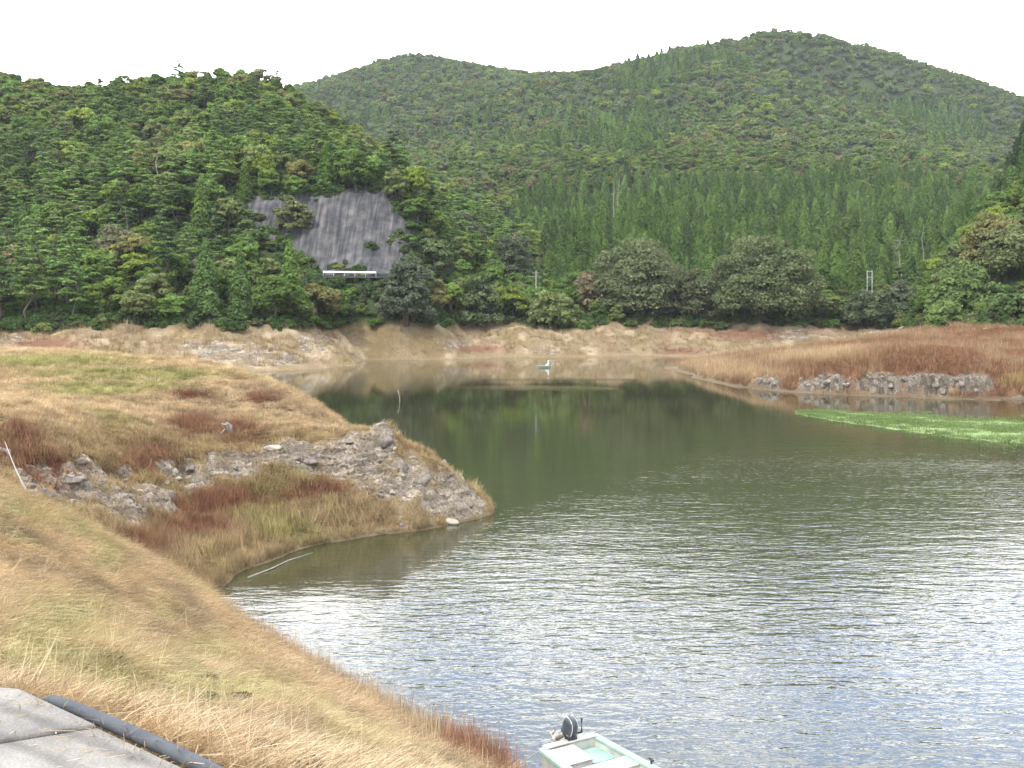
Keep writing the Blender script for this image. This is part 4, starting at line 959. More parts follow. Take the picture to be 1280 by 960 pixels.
# ------------------------------------------------------------------ concrete slab and pipe at the photographer's feet
m_con, nt, b_ = mat('concrete_paving'); l = nt.links.new
t_ = N(nt, 'ShaderNodeTexCoord'); n1 = N(nt, 'ShaderNodeTexNoise', inp={'Scale': 2.2, 'Detail': 8, 'Roughness': 0.65}); n2 = N(nt, 'ShaderNodeTexVoronoi', inp={'Scale': 90.0}); n3 = N(nt, 'ShaderNodeTexNoise', inp={'Scale': 45.0, 'Detail': 4})
mp_ = N(nt, 'ShaderNodeMapping'); mp_.inputs['Rotation'].default_value = (0, 0, R(32)); wv_ = N(nt, 'ShaderNodeTexWave', wave_type='BANDS', bands_direction='Y', inp={'Scale': 1.9, 'Distortion': 1.2, 'Detail': 3, 'Detail Scale': 3})
r1 = ramp(nt, [(0.3, (0.17, 0.155, 0.13)), (0.7, (0.36, 0.33, 0.275))]); r2 = ramp(nt, [(0.1, 1.12), (0.5, 0.8)]); r3 = ramp(nt, [(0.0, 0.72), (0.5, 1.08)])
mu = N(nt, 'ShaderNodeMix', data_type='RGBA', blend_type='MULTIPLY'); mu.inputs['Factor'].default_value = 1; mv = N(nt, 'ShaderNodeMix', data_type='RGBA', blend_type='MULTIPLY'); mv.inputs['Factor'].default_value = 1
for q in (n1, n2, n3, mp_): l(t_.outputs['Object'], q.inputs[0])
l(mp_.outputs[0], wv_.inputs[0]); l(n1.outputs[0], r1.inputs[0]); l(n2.outputs['Distance'], r2.inputs[0]); l(wv_.outputs['Fac'], r3.inputs[0])
l(r1.outputs[0], mu.inputs['A']); l(r2.outputs[0], mu.inputs['B']); l(mu.outputs['Result'], mv.inputs['A']); l(r3.outputs[0], mv.inputs['B']); l(mv.outputs['Result'], b_.inputs['Base Color'])
ha = N(nt, 'ShaderNodeMath', operation='MULTIPLY_ADD', inp={1: 0.5}); l(n3.outputs[0], ha.inputs[0]); l(wv_.outputs['Fac'], ha.inputs[2]); bp = N(nt, 'ShaderNodeBump', inp={'Strength': 0.5, 'Distance': 0.012}); l(ha.outputs[0], bp.inputs['Height']); l(bp.outputs[0], b_.inputs['Normal'])
b_.inputs['Roughness'].default_value = 0.95
K = SLAB_K; E = SLAB_E
def slab(poly, z0, z1, name, label):
    mb = MB(); mb.loft([[(p[0], p[1], z0) for p in poly], [(p[0], p[1], z1) for p in poly]])
    return tag(mb.build(name, m_con, bevel=0.012), label, 'paving', kind='structure')
p1 = K + E * 0.62; n_in = Vector((E.y, -E.x))     # joint between two pours
def inn(p, d): return p + n_in * d
slab([K, p1 - E * .006, p1 - E * .006 + Vector((-0.80, -0.38)) * 2.6, p1 + Vector((-0.80, -0.38)) * 12 + Vector((0, 2.2)), Vector((-9.5, 4.35)), Vector((-2.6, 4.30))][:3] + [Vector((-6.2, 2.35)), Vector((-9.5, 2.5)), Vector((-9.5, 4.35)), Vector((-2.5, 4.31))], 6.2, 6.415, 'paving', 'grey concrete paving slab at the corner of the bank')
slab([p1 + E * .006, K + E * 9, K + E * 9 + Vector((-9, -6)), Vector((-9.5, 2.48)), Vector((-6.2, 2.33)), p1 + E * .006 + Vector((-0.80, -0.38)) * 2.6], 6.2, 6.405, 'ramp_paving', 'pale ribbed concrete ramp beside the straw grass')
m_pipe = simple('black_pipe', (0.06, 0.064, 0.066), 0.65, var=0.3, scale=6, bump=0.1)
mb = MB(); nrm = Vector((-E.y, E.x)); pts = []
for i in range(60):
    s = -0.02 + i * 0.11; q = K + E * s + nrm * (0.030 + 0.02 * math.sin(s * 1.3) + 0.06 * math.exp(-((s - .1) / .25) ** 2) * 0); pts.append((q.x, q.y, 6.395 + 0.012 * math.sin(s * 2.1) - 0.10 * math.exp(-(s / 0.12) ** 2)))
mb.tube(pts, 0.027, 14); tag(mb.build('drain_pipe', m_pipe, smooth=True), 'black plastic pipe laid along the edge of the concrete paving', 'pipe')

# ------------------------------------------------------------------ stones
def stone(name, P, size, seed, matl, label, cat='stone', group=None, rz=0.0, rough=0.25, flatb=True):
    g = np.random.default_rng(seed); n1, n2 = 22, 14; V = []; 
    th = np.linspace(0, math.pi, n2); ph = np.linspace(0, 2 * math.pi, n1, endpoint=False)
    TH, PH = np.meshgrid(th, ph, indexing='ij'); d = np.stack([np.sin(TH) * np.cos(PH), np.sin(TH) * np.sin(PH), np.cos(TH)], -1).reshape(-1, 3)
    rr = np.ones(len(d))
    for k in range(17):
        pn = g.normal(size=3); pn /= np.linalg.norm(pn); q = d @ pn; lim = g.uniform(0.52, 0.88); rr = np.where(q > lim * 0.0 + 1e-3, np.minimum(rr, lim / np.maximum(q, 1e-3)), rr)
    rr *= 1 + rough * 0.4 * fbm(d[:, 0] * 2 + seed, d[:, 1] * 2, d[:, 2] * 2, o=4, seed=seed)
    V = d * rr[:, None] * np.array(size) / 2; idx = np.arange(n2 * n1).reshape(n2, n1)
    Fc = np.stack([idx[:-1], np.roll(idx, -1, 1)[:-1], np.roll(idx, -1, 1)[1:], idx[1:]], -1).reshape(-1, 4)
    o = link(name, new_mesh(name, V, Fc, matl), None, P); o.rotation_euler = (0, 0, rz)
    return tag(o, label, cat, group)
M_PALE = simple('pale_stone', (0.36, 0.31, 0.24), 0.9, var=0.3, scale=5, bump=0.4); M_GREY = simple('grey_stone', (0.19, 0.16, 0.125), 0.9, var=0.5, scale=4, bump=0.6)
M_BROWN = simple('brown_stone', (0.20, 0.165, 0.13), 0.9, var=0.6, scale=3, bump=0.6)
M_WHITE = simple('white_stone', (0.50, 0.47, 0.40), 0.85, var=0.15, scale=9, bump=0.3)
def on_bank(px, py):
    lo, hi = 2.5, 26.0; best = None
    Dq = np.arange(2.5, 26, 0.02); z = CH - (py - HOR) / F * Dq; k = np.nonzero(z <= bank_z((px - 640) / F * Dq, Dq))[0]
    return at(px, py, Dq[k[0]] if len(k) else 18)
def on_head(px, py):
    Dq = np.arange(25, 80, 0.05); z = CH - (py - HOR) / F * Dq; k = np.nonzero(z <= head_z(np.full(len(Dq), (px - 640) / F), Dq))[0]
    return at(px, py, Dq[k[0]] if len(k) else 40)
for px, py, wpx, hpx, m_, lab in [(236, 868, 19, 9, M_WHITE, 'small white stone lying in the straw beyond the concrete'), (31, 813, 13, 8, M_PALE, 'pale pebble in the green grass at the left edge'),
        (292, 852, 24, 18, M_PALE, 'pale beige stone half sunk in the grass, larger than the white one'), (308, 877, 9, 7, M_WHITE, 'tiny pale stone beside the larger beige one'), (262, 897, 16, 16, M_PALE, 'dull stone below the white one near the paving edge'),
        (105, 775, 10, 12, M_GREY, 'grey stone on the upper part of the near bank'), (55, 772, 26, 16, M_GREY, 'weathered grey stone showing through the matted grass')]:
    P = on_bank(px, py); s = P[1] / F; stone('stone', P + np.array([0, 0, 0.02]), (wpx * s, wpx * s * .8, hpx * s * 1.3), px, m_, lab, rz=px)
for px, py, wpx, hpx, m_, lab in [(562, 652, 26, 11, M_PALE, 'flat pale boulder at the waterline of the headland tip'), (503, 657, 10, 9, M_GREY, 'small grey boulder at the waterline left of the flat pale one'),
        (345, 560, 34, 6, M_PALE, 'wide whitish slab of rock on top of the headland'), (478, 551, 22, 15, M_GREY, 'knobbly grey rock standing up on the headland skyline'), (500, 648, 8, 6, M_PALE, 'small pale rock just above the waterline'),
        (550, 586, 13, 7, M_PALE, 'pale rock on the sloping ridge of the headland tip'), (295, 537, 9, 5, M_WHITE, 'small white rock beside the driftwood stump'), (240, 612, 28, 16, M_PALE, 'pale jagged rock jutting from the middle of the headland'),
        (215, 622, 14, 20, M_GREY, 'upright grey rock left of the pale jagged one'), (100, 578, 20, 10, M_GREY, 'grey rock at the upper left of the headland face'), (58, 617, 26, 12, M_GREY, 'dark grey rock behind the near bank at left'),
        (436, 552, 16, 6, M_GREY, 'pale rock just left of the knobbly skyline rock'), (528, 600, 22, 14, M_GREY, 'brown grey rock on the face of the headland tip'), (500, 585, 18, 16, M_GREY, 'grey rock under the knobbly skyline rock'), (95, 600, 30, 9, M_GREY, 'long flat grey ledge on the left of the headland')]:
    P = on_head(px, py); s = P[1] / F; stone('boulder', P, (wpx * s * 1.15, wpx * s * .9, hpx * s * 1.4), px + 3, m_, lab, 'boulder', rz=px, rough=0.6)
# rocks weathering out of the headland and the spit edge
g = np.random.default_rng(5)
cnt_ = 0
for sp in HROCK:
    for _ in range(3):
        px = sp[0] + g.normal() * sp[2] * .5; py = sp[1] + g.normal() * sp[3] * .45
        if px < 2 or py > 652: continue
        P = on_head(px, py)
        if P[2] < 0.1 or P[1] > 60: continue
        w = g.uniform(0.10, 0.34) * (1 + (g.random() < .12)); cnt_ += 1
        stone('rock', P - np.array([0, 0, 0.05 * w]), (w * 1.3, w, w * .7), 1000 + cnt_, [M_GREY, M_GREY, M_BROWN, M_PALE][g.integers(4)], 'broken grey rock among the weathered rocks on the headland face', 'rock', 'rocks on the headland face', rz=g.uniform(0, 6.28), rough=0.7)
g = np.random.default_rng(6); k2 = 0
for _ in range(34):
    sp = SROCK[g.integers(len(SROCK) - 1)]; px = sp[0] + g.normal() * sp[2] * .6; D_ = None
    Dq = np.arange(97, 130, 0.25); u_ = np.array([(px - 640) / F]); za = spit_z(np.full(len(Dq), u_[0]), Dq); k = np.nonzero(za > g.uniform(0.5, 1.9))[0]
    if not len(k): continue
    D_ = Dq[k[0]]; zz = za[k[0]]; w = g.uniform(0.35, 1.0); k2 += 1
    stone('rock', (u_[0] * D_, D_, zz - .1), (w * 1.1, w * .9, w * g.uniform(.7, 1.3)), 3000 + k2, [M_GREY, M_BROWN, M_BROWN, M_BROWN][g.integers(4)], 'fractured rock in the low cliff under the rust coloured grass', 'rock', 'rocks in the low cliff of the spit', rz=g.uniform(0, 6.28), rough=0.7)

# ------------------------------------------------------------------ grey wall above the road, road and guardrail
m_wall, nt, b_ = mat('sprayed_concrete'); l = nt.links.new
t_ = N(nt, 'ShaderNodeTexCoord'); mp_ = N(nt, 'ShaderNodeMapping'); mp_.inputs['Scale'].default_value = (1.0, 0.06, 0.05); na_ = N(nt, 'ShaderNodeTexNoise', inp={'Scale': 1.5, 'Detail': 6, 'Roughness': 0.65}); nb_ = N(nt, 'ShaderNodeTexNoise', inp={'Scale': 0.4, 'Detail': 5})
ra = ramp(nt, [(0.36, (0.036, 0.036, 0.036)), (0.5, (0.080, 0.078, 0.075)), (0.66, (0.135, 0.13, 0.122))]); rb = ramp(nt, [(0.38, (0.55, 0.55, 0.56)), (0.65, (1.25, 1.18, 1.08))]); mu = N(nt, 'ShaderNodeMix', data_type='RGBA', blend_type='MULTIPLY'); mu.inputs['Factor'].default_value = 1
l(t_.outputs['Object'], mp_.inputs[0]); l(mp_.outputs[0], na_.inputs[0]); l(t_.outputs['Object'], nb_.inputs[0]); l(na_.outputs[0], ra.inputs[0]); l(nb_.outputs[0], rb.inputs[0]); l(ra.outputs[0], mu.inputs['A']); l(rb.outputs[0], mu.inputs['B']); l(mu.outputs['Result'], b_.inputs['Base Color']); b_.inputs['Roughness'].default_value = 0.95
bp = N(nt, 'ShaderNodeBump', inp={'Strength': 0.6, 'Distance': 0.4}); l(na_.outputs[0], bp.inputs['Height']); l(bp.outputs[0], b_.inputs['Normal'])
def draped(poly, d0, d1, off, name, label, cat, m_, step=0.5):
    px0, px1 = min(p[0] for p in poly), max(p[0] for p in poly); uu = np.arange((px0 - 640) / F, (px1 - 640) / F, step / 215); dd = np.arange(d0, d1, step)
    A, B = np.meshgrid(uu, dd); z = ground(A.ravel(), B.ravel()); px, py = 640 + A.ravel() * F, HOR + (CH - z) / B.ravel() * F; ins = in_poly(px, py, poly)
    z2 = z + off + 0.25 * fbm(A.ravel() * B.ravel() / 2.5, B.ravel() / 2.5, o=3, seed=190)
    V = np.stack([A.ravel() * B.ravel(), B.ravel() - 0.4, z2], 1); Fq = grid_faces(len(dd), len(uu)); Fq = Fq[ins[Fq].all(1)]
    used, inv = np.unique(Fq, return_inverse=True); me = new_mesh(name, V[used], inv.reshape(-1, 4).astype(np.int32), m_, True)
    o = link(name, me); so = o.modifiers.new('thickness', 'SOLIDIFY'); so.thickness = 0.5; so.offset = -1
    return tag(o, label, cat)
draped([(296, 246), (352, 246), (386, 240), (452, 236), (492, 232), (505, 272), (520, 300), (540, 325), (500, 346.5), (400, 346.5), (385, 334), (345, 310), (312, 288)], 212, 246, 0.35, 'retaining_wall', 'grey sprayed concrete wall on the cut slope above the guardrail', 'wall', m_wall)
draped([(-60, 285), (22, 286), (26, 300), (10, 306), (-60, 306)], 212, 246, 0.35, 'retaining_wall', 'piece of dark grey concrete wall at the left edge of the hillside', 'wall', m_wall)
# road bench
def road_z(x): return 17.35
pts = []; m_road = simple('asphalt', (0.055, 0.055, 0.055), 0.9, scale=1)
uu = np.linspace((-80 - 640) / F, (540 - 640) / F, 80); V = []
for D0 in (0, 1):
    for a in uu: Dq = np.interp(640 + a * F, [-80, 0, 200, 300, 400, 540], [202, 205.5, 207.5, 209, 210, 211.5]) + D0 * 4.6 - 1.2; V.append((a * Dq, Dq, CH - (346 - HOR) / F * 209 + 0.25 + 0.0))
V = np.array(V); V2 = V.copy(); V2[:, 2] -= 0.5; nU = len(uu)
fc = [(i, i + 1, nU + i + 1, nU + i) for i in range(nU - 1)] + [(2 * nU + i, 2 * nU + i + 1, i + 1, i) for i in range(nU - 1)]
tag(link('road', new_mesh('road', np.vstack([V, V2]), fc, m_road)), 'asphalt road cut into the left hillside below the grey wall', 'road', kind='structure')
m_rail = simple('white_paint', (0.86, 0.86, 0.84), 0.5, var=0.04, scale=2); m_post = simple('galvanised_post', (0.55, 0.56, 0.56), 0.5, var=0.1)
def guardrail(px0, px1, D0, D1, z0, z1, label, hgt=0.85):
    a = Vector(((px0 - 640) / F * D0, D0, z0)); b = Vector(((px1 - 640) / F * D1, D1, z1)); root = empty('guardrail', a); tag(root, label, 'guardrail')
    d = b - a; n = max(2, int(d.length / 2)); t = d.normalized(); s = Vector((t.y, -t.x, 0))
    prof = [(0.0, -0.20), (0.05, -0.17), (0.05, -0.06), (0.0, -0.02), (0.0, 0.02), (0.05, 0.06), (0.05, 0.17), (0.0, 0.20), (-0.015, 0.20), (-0.015, -0.20)]
    mb = MB(); mb.loft([[p0 + s * (x + .08) + Vector((0, 0, hgt - .2 + y)) for x, y in prof] for p0 in (Vector((0, 0, 0)), d)]); mb.build('rail', m_rail, root)
    for i in range(n + 1):
        pb = MB(); pb.tube([d * (i / n) + Vector((0, 0, -0.4)), d * (i / n) + Vector((0, 0, hgt))], 0.06, 8); pb.build('post', m_post, root)
zr = CH - (346 - HOR) / F * 209 + 0.25
guardrail(404, 470, 208.9, 209.6, zr + 0.05, zr - 0.05, 'white guardrail along the road at the foot of the grey wall', 0.95)
P = hill_at(1150, 250); guardrail(1136, 1166, 250, 248, P[2] + 2.0, P[2] + 2.0, 'short pale guardrail among the trees at right')

# bare trees and poles
def bare_tree(px, D, h, label, name='dead_tree', r=0.16, limbs=8, seed=0, lift=0):
    X, Y, z = hill_at(px, D); root = empty(name, (X, Y, z + lift)); tag(root, label, 'dead tree')
    g = np.random.default_rng(seed); tm = MB(); pts = [Vector((g.normal() * .12 * i, g.normal() * .12 * i, h * i / 5)) for i in range(6)]; tm.tube(pts, [r * (1 - .17 * i) for i in range(6)], 7); tm.build('trunk', M_DEAD, root, True)
    lm = MB()
    for i in range(limbs):
        f = g.uniform(0.45, 0.95); s = pts[int(f * 5)].lerp(pts[min(5, int(f * 5) + 1)], f * 5 - int(f * 5)); a = g.uniform(0, 6.28); L0 = min(h, 12) * 0.14 * g.uniform(.6, 1.3)
        e = s + Vector((math.cos(a) * L0, math.sin(a) * L0, L0 * g.uniform(.1, .9))); m1 = s.lerp(e, .5) + Vector((0, 0, -.1)); lm.tube([s, m1, e], [r * .35, r * .25, r * .1], 5)
        lm.tube([m1, m1 + Vector((g.normal(), g.normal(), abs(g.normal()))) * L0 * .35], [r * .2, r * .07], 4)
    lm.build('branches', M_DEAD, root, True)
bare_tree(767, 400, 24, 'left of two bare white trunks rising from the cedars', seed=1, r=.34, limbs=3); bare_tree(772.5, 404, 24, 'right of two bare white trunks rising from the cedars', seed=2, r=.3, limbs=3)
bare_tree(1128, 262, 22.5, 'bleached forked dead tree standing above the bright green pine', seed=3, r=.26, limbs=12); bare_tree(1156, 268, 21, 'slim bare trunk right of the forked dead tree', seed=4, r=.2, limbs=2)
bare_tree(196, 238, 17, 'thin pale trunk in the middle of the left hillside', seed=5, r=.15, limbs=3); bare_tree(157, 205, 14.5, 'thin white trunk between the trees near the road', seed=6, r=.13, limbs=2)
X, Y, z = hill_at(670, 246); root = empty('utility_pole', (X, Y, z)); tag(root, 'pale utility pole with short crossarms standing in a dark gap of the trees', 'utility pole')
mb = MB(); mb.tube([(0, 0, -.5), (0, 0, 12)], [.17, .12], 10); mb.build('pole', M_DEAD, root, True)
for zz, w_ in ((11.6, 1.6), (10.6, 2.6)): mb = MB(); mb.box((0, 0, zz), (w_, .1, .12)); mb.build('crossarm', M_DEAD, root)
SPECIAL.append((X, Y, 3))
X, Y, z = hill_at(1087, 250); root = empty('water_gauge_frame', (X, Y, z)); tag(root, 'small white steel frame standing above the low dark trees', 'steel frame')
for sx_ in (-.62, .62):
    mb = MB(); mb.box((sx_, 0, 7.2), (.11, .11, 13)); mb.build('post', m_post, root)
for zz in (13.4, 12.0): mb = MB(); mb.box((0, 0.004, zz), (1.12, .10, .10)); mb.build('crossbar', m_post, root)

# ------------------------------------------------------------------ things on the headland and in the lake
P = on_head(285, 545); root = empty('driftwood_stump', P); tag(root, 'weathered grey stump leaning on the grassy headland', 'stump'); g = np.random.default_rng(3)
mb = MB()
for i in range(9):
    o_ = Vector((-0.28 + 0.04 * i + g.normal() * .02, g.normal() * .06, 0.50 + g.normal() * .05)); mb.tube([o_, o_ * .55 + Vector((0.09, 0, .18)), Vector((0.18, 0, -0.12)) + Vector((g.normal() * .04, g.normal() * .04, 0))], [.035, .055, .06], 6)
mb.build('trunk', M_DEAD, root, True)
mb = MB(); mb.tube([(0.05, 0, .25), (0.2, -.1, .02), (0.42, -.15, -.02)], [.05, .04, .02], 6); mb.tube([(-0.1, 0, .3), (-0.25, -.1, .12), (-.3, -.15, -.05)], [.04, .03, .02], 6); mb.build('root', M_DEAD, root, True)
# stick standing in the lake
P = on_water(499, 502); mb = MB(); mb.tube([(0.03, 0, -1.2), (0.06, 0, 0.1), (0.0, 0, 0.65), (-0.10, 0.02, 0.95), (-0.12, 0, 1.12)], [.05, .05, .045, .07, .04], 8)
tag(mb.build('stick', M_DEAD, None, True, loc=P), 'bent pale stick standing alone in the open water', 'stick')
mb = MB(); A_ = on_water(306, 722); B_ = on_water(388, 690); mb.tube([A_ + np.array([.1, 0, .0]), A_ * .65 + B_ * .35 + np.array([.12, -.2, .03]), A_ * .35 + B_ * .65 + np.array([.0, -.1, .02]), B_ + np.array([.1, -.1, .0])], [.03, .025, .02, .01], 6)
tag(mb.build('driftwood', M_DEAD, None, True), 'thin driftwood branch floating in the cove by the headland shore', 'driftwood')
# mooring line and pale post at the left edge
m_rope = simple('old_rope', (0.36, 0.33, 0.28), 0.9, var=0.15, scale=20)
A_ = on_head(6, 566) + np.array([0, 0, .35]); B_ = on_bank(62, 649) ; B_ = at(62, 648, 21.4) + np.array([0, 0, -.05]); pts = []
for i in range(25): t = i / 24; p = A_ * (1 - t) + B_ * t; p[2] -= 0.28 * math.sin(math.pi * t); pts.append(p)
mb = MB(); mb.tube(pts, 0.013, 7); tag(mb.build('rope', m_rope, None, True), 'pale slack rope running down from the headland to the near bank', 'rope')
P = on_head(10, 575); mb = MB(); mb.tube([P + np.array([-.45, 0, .35]), P + np.array([.0, 0, .28]), P + np.array([.18, -.1, -.25])], [.09, .08, .05], 8)
mb.tube([P + np.array([.1, 0, .05]), P + np.array([.6, -.25, -.75])], [.05, .03], 6); tag(mb.build('driftwood_log', M_DEAD, None, True), 'grey driftwood log lying at the upper end of the slack rope', 'driftwood')

# ------------------------------------------------------------------ moored fishing boat
M_FG = simple('white_fibreglass', (0.47, 0.45, 0.38), 0.5, var=0.3, scale=2.5, bump=0.05); M_MINT = simple('mint_fibreglass', (0.29, 0.46, 0.35), 0.55, var=0.25, scale=4); M_FLOOR = simple('worn_deck', (0.5, 0.46, 0.38), 0.7, var=0.18, scale=3)
M_BLK = simple('black_plastic', (0.02, 0.021, 0.024), 0.35, var=0.3, scale=5); M_GRY = simple('grey_cowl', (0.055, 0.06, 0.07), 0.3, var=0.15, scale=5); M_ALU = simple('worn_aluminium', (0.42, 0.38, 0.32), 0.4, metal=0.4, var=0.3, scale=10)
M_RUSTY = simple('stained_side', (0.52, 0.42, 0.28), 0.7, var=0.3, scale=5)
boat = empty('fishing_boat', (1.02, 17.72, 0.0), 0); tag(boat, 'white open fishing boat with mint green gunwales and an outboard motor', 'boat')
ax = Vector((0.50, -0.866, 0)).normalized(); boat.rotation_euler = (0, 0, math.atan2(ax.y, ax.x))     # +x is towards the bow
L_B = 5.0
def half(t): return 0.60 + 0.13 * math.sin(min(1, t * 1.6) * math.pi / 2) if t < 0.62 else (0.73) * math.cos((t - 0.62) / 0.38 * math.pi / 2) ** 0.7 + 0.004
def sheer(t): return 0.40 + 0.22 * t ** 2
secs = 26
def ring(t, inset, zoff, inner=False):
    h = max(0.01, half(t) - inset); z1 = sheer(t) + zoff; kb = -0.16 + 0.25 * max(0, t - .7) / .3 * 1.2
    x = t * L_B + inset * (1 - 2 * t)
    if inner: zb_ = 0.04 + 0.3 * max(0, t - .75); return [(x, -h, z1), (x, -h * .93, zb_), (x, 0, zb_), (x, h * .93, zb_), (x, h, z1)]
    return [(x, -h, z1), (x, -h * .9, kb + .12), (x, 0, kb), (x, h * .9, kb + .12), (x, h, z1)]
outer = [ring(i / (secs - 1), 0, 0) for i in range(secs)]; inner_ = [ring(i / (secs - 1), 0.09, 0, True) for i in range(secs)]
V = [p for r_ in outer for p in r_] + [p for r_ in inner_ for p in r_]; Fc = []; o2 = secs * 5
for i in range(secs - 1):
    for k in range(4):
        Fc.append((i * 5 + k, i * 5 + k + 1, (i + 1) * 5 + k + 1, (i + 1) * 5 + k)); Fc.append((o2 + i * 5 + k, o2 + (i + 1) * 5 + k, o2 + (i + 1) * 5 + k + 1, o2 + i * 5 + k + 1))
    Fc += [(i * 5, (i + 1) * 5, o2 + (i + 1) * 5, o2 + i * 5), (i * 5 + 4, o2 + i * 5 + 4, o2 + (i + 1) * 5 + 4, (i + 1) * 5 + 4)]
Fc += [(0, 1, o2 + 1, o2), (1, 2, o2 + 2, o2 + 1), (2, 3, o2 + 3, o2 + 2), (3, 4, o2 + 4, o2 + 3), tuple(range(5))[::-1], tuple(o2 + k for k in range(5))]
link('hull', new_mesh('hull', V, Fc, M_FG), boat)
for s_ in (-1, 1):
    mb = MB(); rings = []
    for i in range(secs):
        t = i / (secs - 1); y = half(t); z = sheer(t); x = t * L_B; rings.append([(x, s_ * (y + .035), z - .05), (x, s_ * (y + .035), z + .02), (x, s_ * max(0.0, y - .12), z + .03), (x, s_ * max(0.0, y - .12), z - .02)])
    mb.loft(rings); g_ = mb.build('gunwale', M_MINT, boat, bevel=0.008)
mb = MB(); mb.box((0.05, 0, .33), (.12, 1.12, .20)); mb.box((0.05, 0, .445), (.16, 1.10, .02)); mb.build('transom', M_FG, boat, bevel=.01)
mb = MB(); mb.box((0.48, -0.30, .25), (.62, .56, .3)); mb.box((0.48, -0.30, .412), (.66, .60, .02)); mb.build('stern_locker', M_FG, boat, bevel=.015)
mb = MB(); mb.box((0.44, 0.31, .18), (.54, .50, .20)); mb.build('fuel_well', M_MINT, boat, bevel=.01)
mb = MB(); mb.box((1.15, 0, .27), (.34, 1.28, .22)); mb.box((1.15, 0, .392), (.38, 1.30, .02)); mb.build('thwart', M_FG, boat, bevel=.012)
mb = MB(); mb.box((2.9, 0, .30), (.34, 1.34, .06)); mb.build('thwart', M_FG, boat, bevel=.012)
mb = MB(); mb.box((1.9, 0, .075), (1.3, 1.15, .03)); mb.build('floor_board', M_FLOOR, boat)
for xx in (1.55, 2.3): 
    mb = MB(); mb.tube([(xx, 0.66, sheer(.4) + .03), (xx, 0.66, sheer(.4) + .10)], .02, 8); mb.tube([(xx - .06, .66, sheer(.4) + .10), (xx + .06, .66, sheer(.4) + .10)], .018, 8); mb.build('cleat', M_BLK, boat, True)
mot = empty('outboard_motor', (0, 0, 0)); mot.parent = boat; mot.scale = (.84, .84, .84); mot.location = (0, 0.0, .07)
# cowl tipped forward over the transom, shaft lifted out behind
def rr_(cx, cy_, cz, lx, ly, lz, tilt):
    mb = MB(); rings = []
    for i in range(9):
        f = i / 8; k = (0.80, .93, 1, 1, 1, .97, .90, .76, .48)[i]; z = (f - .5) * lz; rings.append([Vector((math.copysign(abs(math.cos(a)) ** .8, math.cos(a)) * lx / 2 * k, math.copysign(abs(math.sin(a)) ** .8, math.sin(a)) * ly / 2 * k, z)) for a in [2 * math.pi * j / 16 for j in range(16)]])
    Rm = Matrix.Rotation(R(tilt), 3, 'Y'); mb.loft([[Rm @ p + Vector((cx, cy_, cz)) for p in r_] for r_ in rings]); return mb
Rm = Matrix.Rotation(R(38), 3, 'Y')
def child(o, lab=None): 
    if lab: o['label'] = lab
    return o
child(rr_(0.0, 0.05, .74, .38, .28, .36, 22).build('cowl', M_GRY, mot, True))
child(rr_(-0.06, 0.05, .58, .40, .30, .10, 22).build('cowl_base', M_BLK, mot, True))
M_TRIM = simple('silver_trim', (.5, .5, .48), .35, var=.05)
for yy in (-.02, .12): rr_(0.0, yy, .74, .385, .016, .365, 22).build('cowl_stripe', M_TRIM, mot, True)
mb = MB(); mb.box((-.02, .05, .50), (.14, .20, .22)); mb.box((.07, .05, .47), (.05, .22, .10)); mb.build('clamp_bracket', M_BLK, mot, bevel=.01)
mb = MB(); mb.tube([(-.10, .05, .56), (-.40, .05, .36), (-.62, .05, .22)], [.07, .05, .05], 10); mb.build('drive_leg', M_ALU, mot, True)
mb = MB(); mb.tube([(-.54, .05, .12), (-.60, .05, .20), (-.72, .05, .36)], [.03, .055, .04], 10); mb.box((-.60, .05, .28), (.22, .18, .012), Rm); mb.build('gearcase', M_ALU, mot, True)
mb = MB(); Cn = Vector((-.735, .05, .40))
for k in range(3):
    a = k * 2.094; d = Rm @ Vector((0, math.cos(a), 0)) + Rm @ Vector((math.sin(a), 0, 0)); mb.box(Cn + d * .07, (.09, .012, .10), Matrix.Rotation(a, 3, 'X'))
mb.build('propeller', M_ALU, mot)
mb = MB(); mb.tube([(.05, .16, .56), (.20, .20, .64), (.17, .22, .92)], [.022, .022, .026], 10); mb.build('tiller_handle', M_BLK, mot, True)
mb = MB(); mb.tube([Vector((.06, -.50, .47)), Vector((-.1, -.62, .30)), Vector((-.3, -.9, .05)), Vector((-.8, -1.4, -.02))], .010, 6); tag(mb.build('mooring_rope', m_rope, None, True), 'thin rope trailing from the stern corner of the fishing boat', 'rope')
bpy.data.objects['mooring_rope'].matrix_world = Matrix.Translation((1.02, 17.72, 0)) @ Matrix.Rotation(math.atan2(ax.y, ax.x), 4, 'Z')

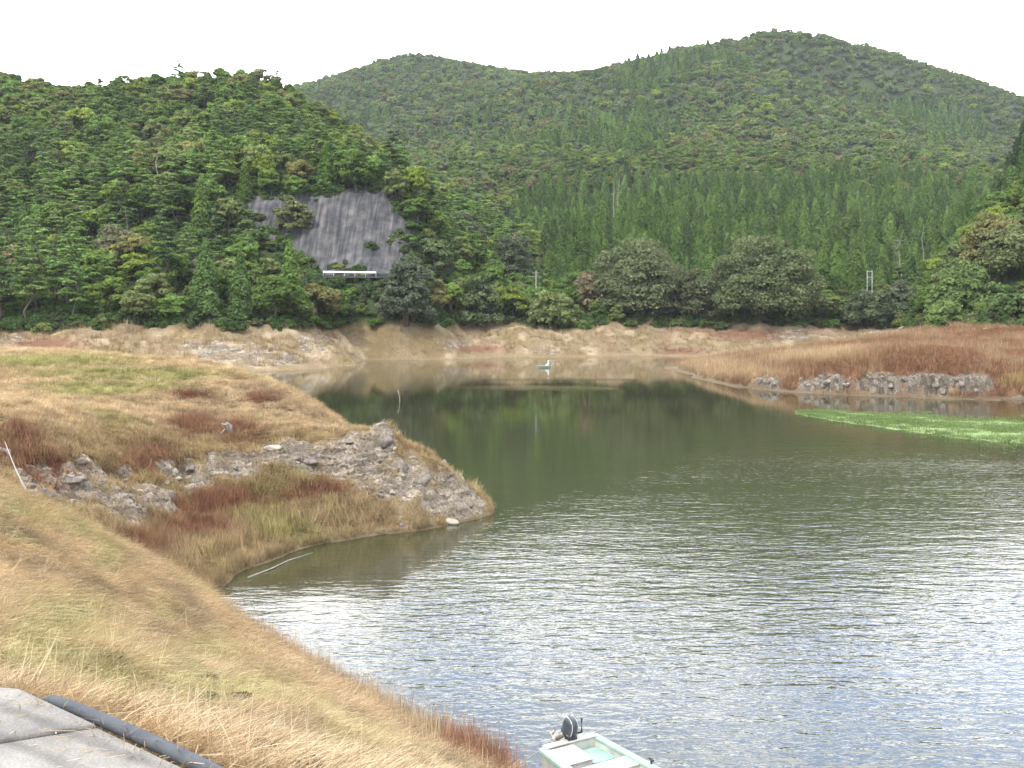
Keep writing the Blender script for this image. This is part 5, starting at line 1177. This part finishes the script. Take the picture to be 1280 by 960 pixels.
# small boat with a person in white far out
P = on_water(680, 459.5); fb = empty('rowboat', P, 0.06); tag(fb, 'tiny grey green boat far out on the lake below the bank', 'boat')
mb = MB(); rings = []
for i in range(11):
    t = i / 10; h = .48 * math.sin(math.pi * (.12 + .88 * t)) ** .6 if t < 1 else .02; x = -1.2 + 2.4 * t; k = .1 * (2 * t - 1) ** 2; rings.append([(x, -h, .3 + k), (x, -h * .6, -.08 + k * .5), (x, h * .6, -.08 + k * .5), (x, h, .3 + k)])
mb.loft(rings); mb.build('hull', simple('grey_green_hull', (.30, .36, .26), .6), fb)
mb = MB(); mb.box((-.4, 0, .33), (.22, .7, .03)); mb.build('thwart', M_FG, fb)
def skin_person(name, P, joints, edges, radii, m_, label, rz=0):
    me = bpy.data.meshes.new(name); me.from_pydata(joints, edges, []); o = link(name, me, None, P); o.rotation_euler = (0, 0, rz)
    sk = o.modifiers.new('skin', 'SKIN'); 
    for v, r_ in zip(me.skin_vertices[0].data, radii): v.radius = (r_, r_)
    me.skin_vertices[0].data[0].use_root = True
    su_ = o.modifiers.new('sub', 'SUBSURF'); su_.levels = 1; su_.render_levels = 1; me.materials.append(m_); tag(o, label, 'person'); return o
J = [(0, 0, .0), (-.02, 0, .25), (0.02, 0, .46), (.05, 0, .56), (.06, 0, .68), (.07, 0, .78), (.0, .19, .44), (.18, .26, .22), (.38, .16, .12), (0, -.19, .44), (.18, -.26, .22), (.38, -.16, .12), (.06, .11, -.02), (.42, .14, .04), (.52, .14, -.22), (.06, -.11, -.02), (.42, -.14, .04), (.52, -.14, -.22)]
Ed = [(0, 1), (1, 2), (2, 3), (3, 4), (4, 5), (2, 6), (6, 7), (7, 8), (2, 9), (9, 10), (10, 11), (0, 12), (12, 13), (13, 14), (0, 15), (15, 16), (16, 17)]
Rd = [.16, .16, .15, .06, .11, .09, .07, .05, .04, .07, .05, .04, .09, .07, .05, .09, .07, .05]
M_WC = simple('white_jacket', (.82, .82, .80), .8, var=.05)
pp = skin_person('person', (P[0] + 0.75, P[1], P[2] + .42), J, Ed, Rd, M_WC, 'person in white clothes sitting at the right end of the tiny boat', math.pi)
mb = MB(); rings = []
for i in range(5): a = i / 4 * math.pi / 2; rings.append([(-.06 + .125 * math.cos(a) * math.cos(b), .125 * math.cos(a) * math.sin(b), .70 + .12 * math.sin(a)) for b in [2 * math.pi * j / 10 for j in range(10)]])
mb.loft(rings); mb.build('cap', M_WC, pp, True)

# ------------------------------------------------------------------ air
hz = bpy.data.meshes.new('haze'); 
x0, x1, y0, y1, z0, z1 = -1500, 1500, -60, 1480, -7, 345
hz.from_pydata([(x, y, z) for z in (z0, z1) for x, y in ((x0, y0), (x1, y0), (x1, y1), (x0, y1))], [], [(3, 2, 1, 0), (4, 5, 6, 7), (0, 1, 5, 4), (1, 2, 6, 5), (2, 3, 7, 6), (3, 0, 4, 7)])
mh = bpy.data.materials.new('haze'); mh.use_nodes = True; nt = mh.node_tree; nt.nodes.remove(nt.nodes['Principled BSDF'])
pv = N(nt, 'ShaderNodeVolumePrincipled'); pv.inputs['Color'].default_value = (0.90, 0.94, 1.0, 1); pv.inputs['Density'].default_value = 0.00008; pv.inputs['Anisotropy'].default_value = 0.0
nt.links.new(pv.outputs[0], nt.nodes['Material Output'].inputs['Volume']); hz.materials.append(mh)
tag(link('haze', hz), 'thin pale haze over the lake and hills', 'haze', kind='stuff')
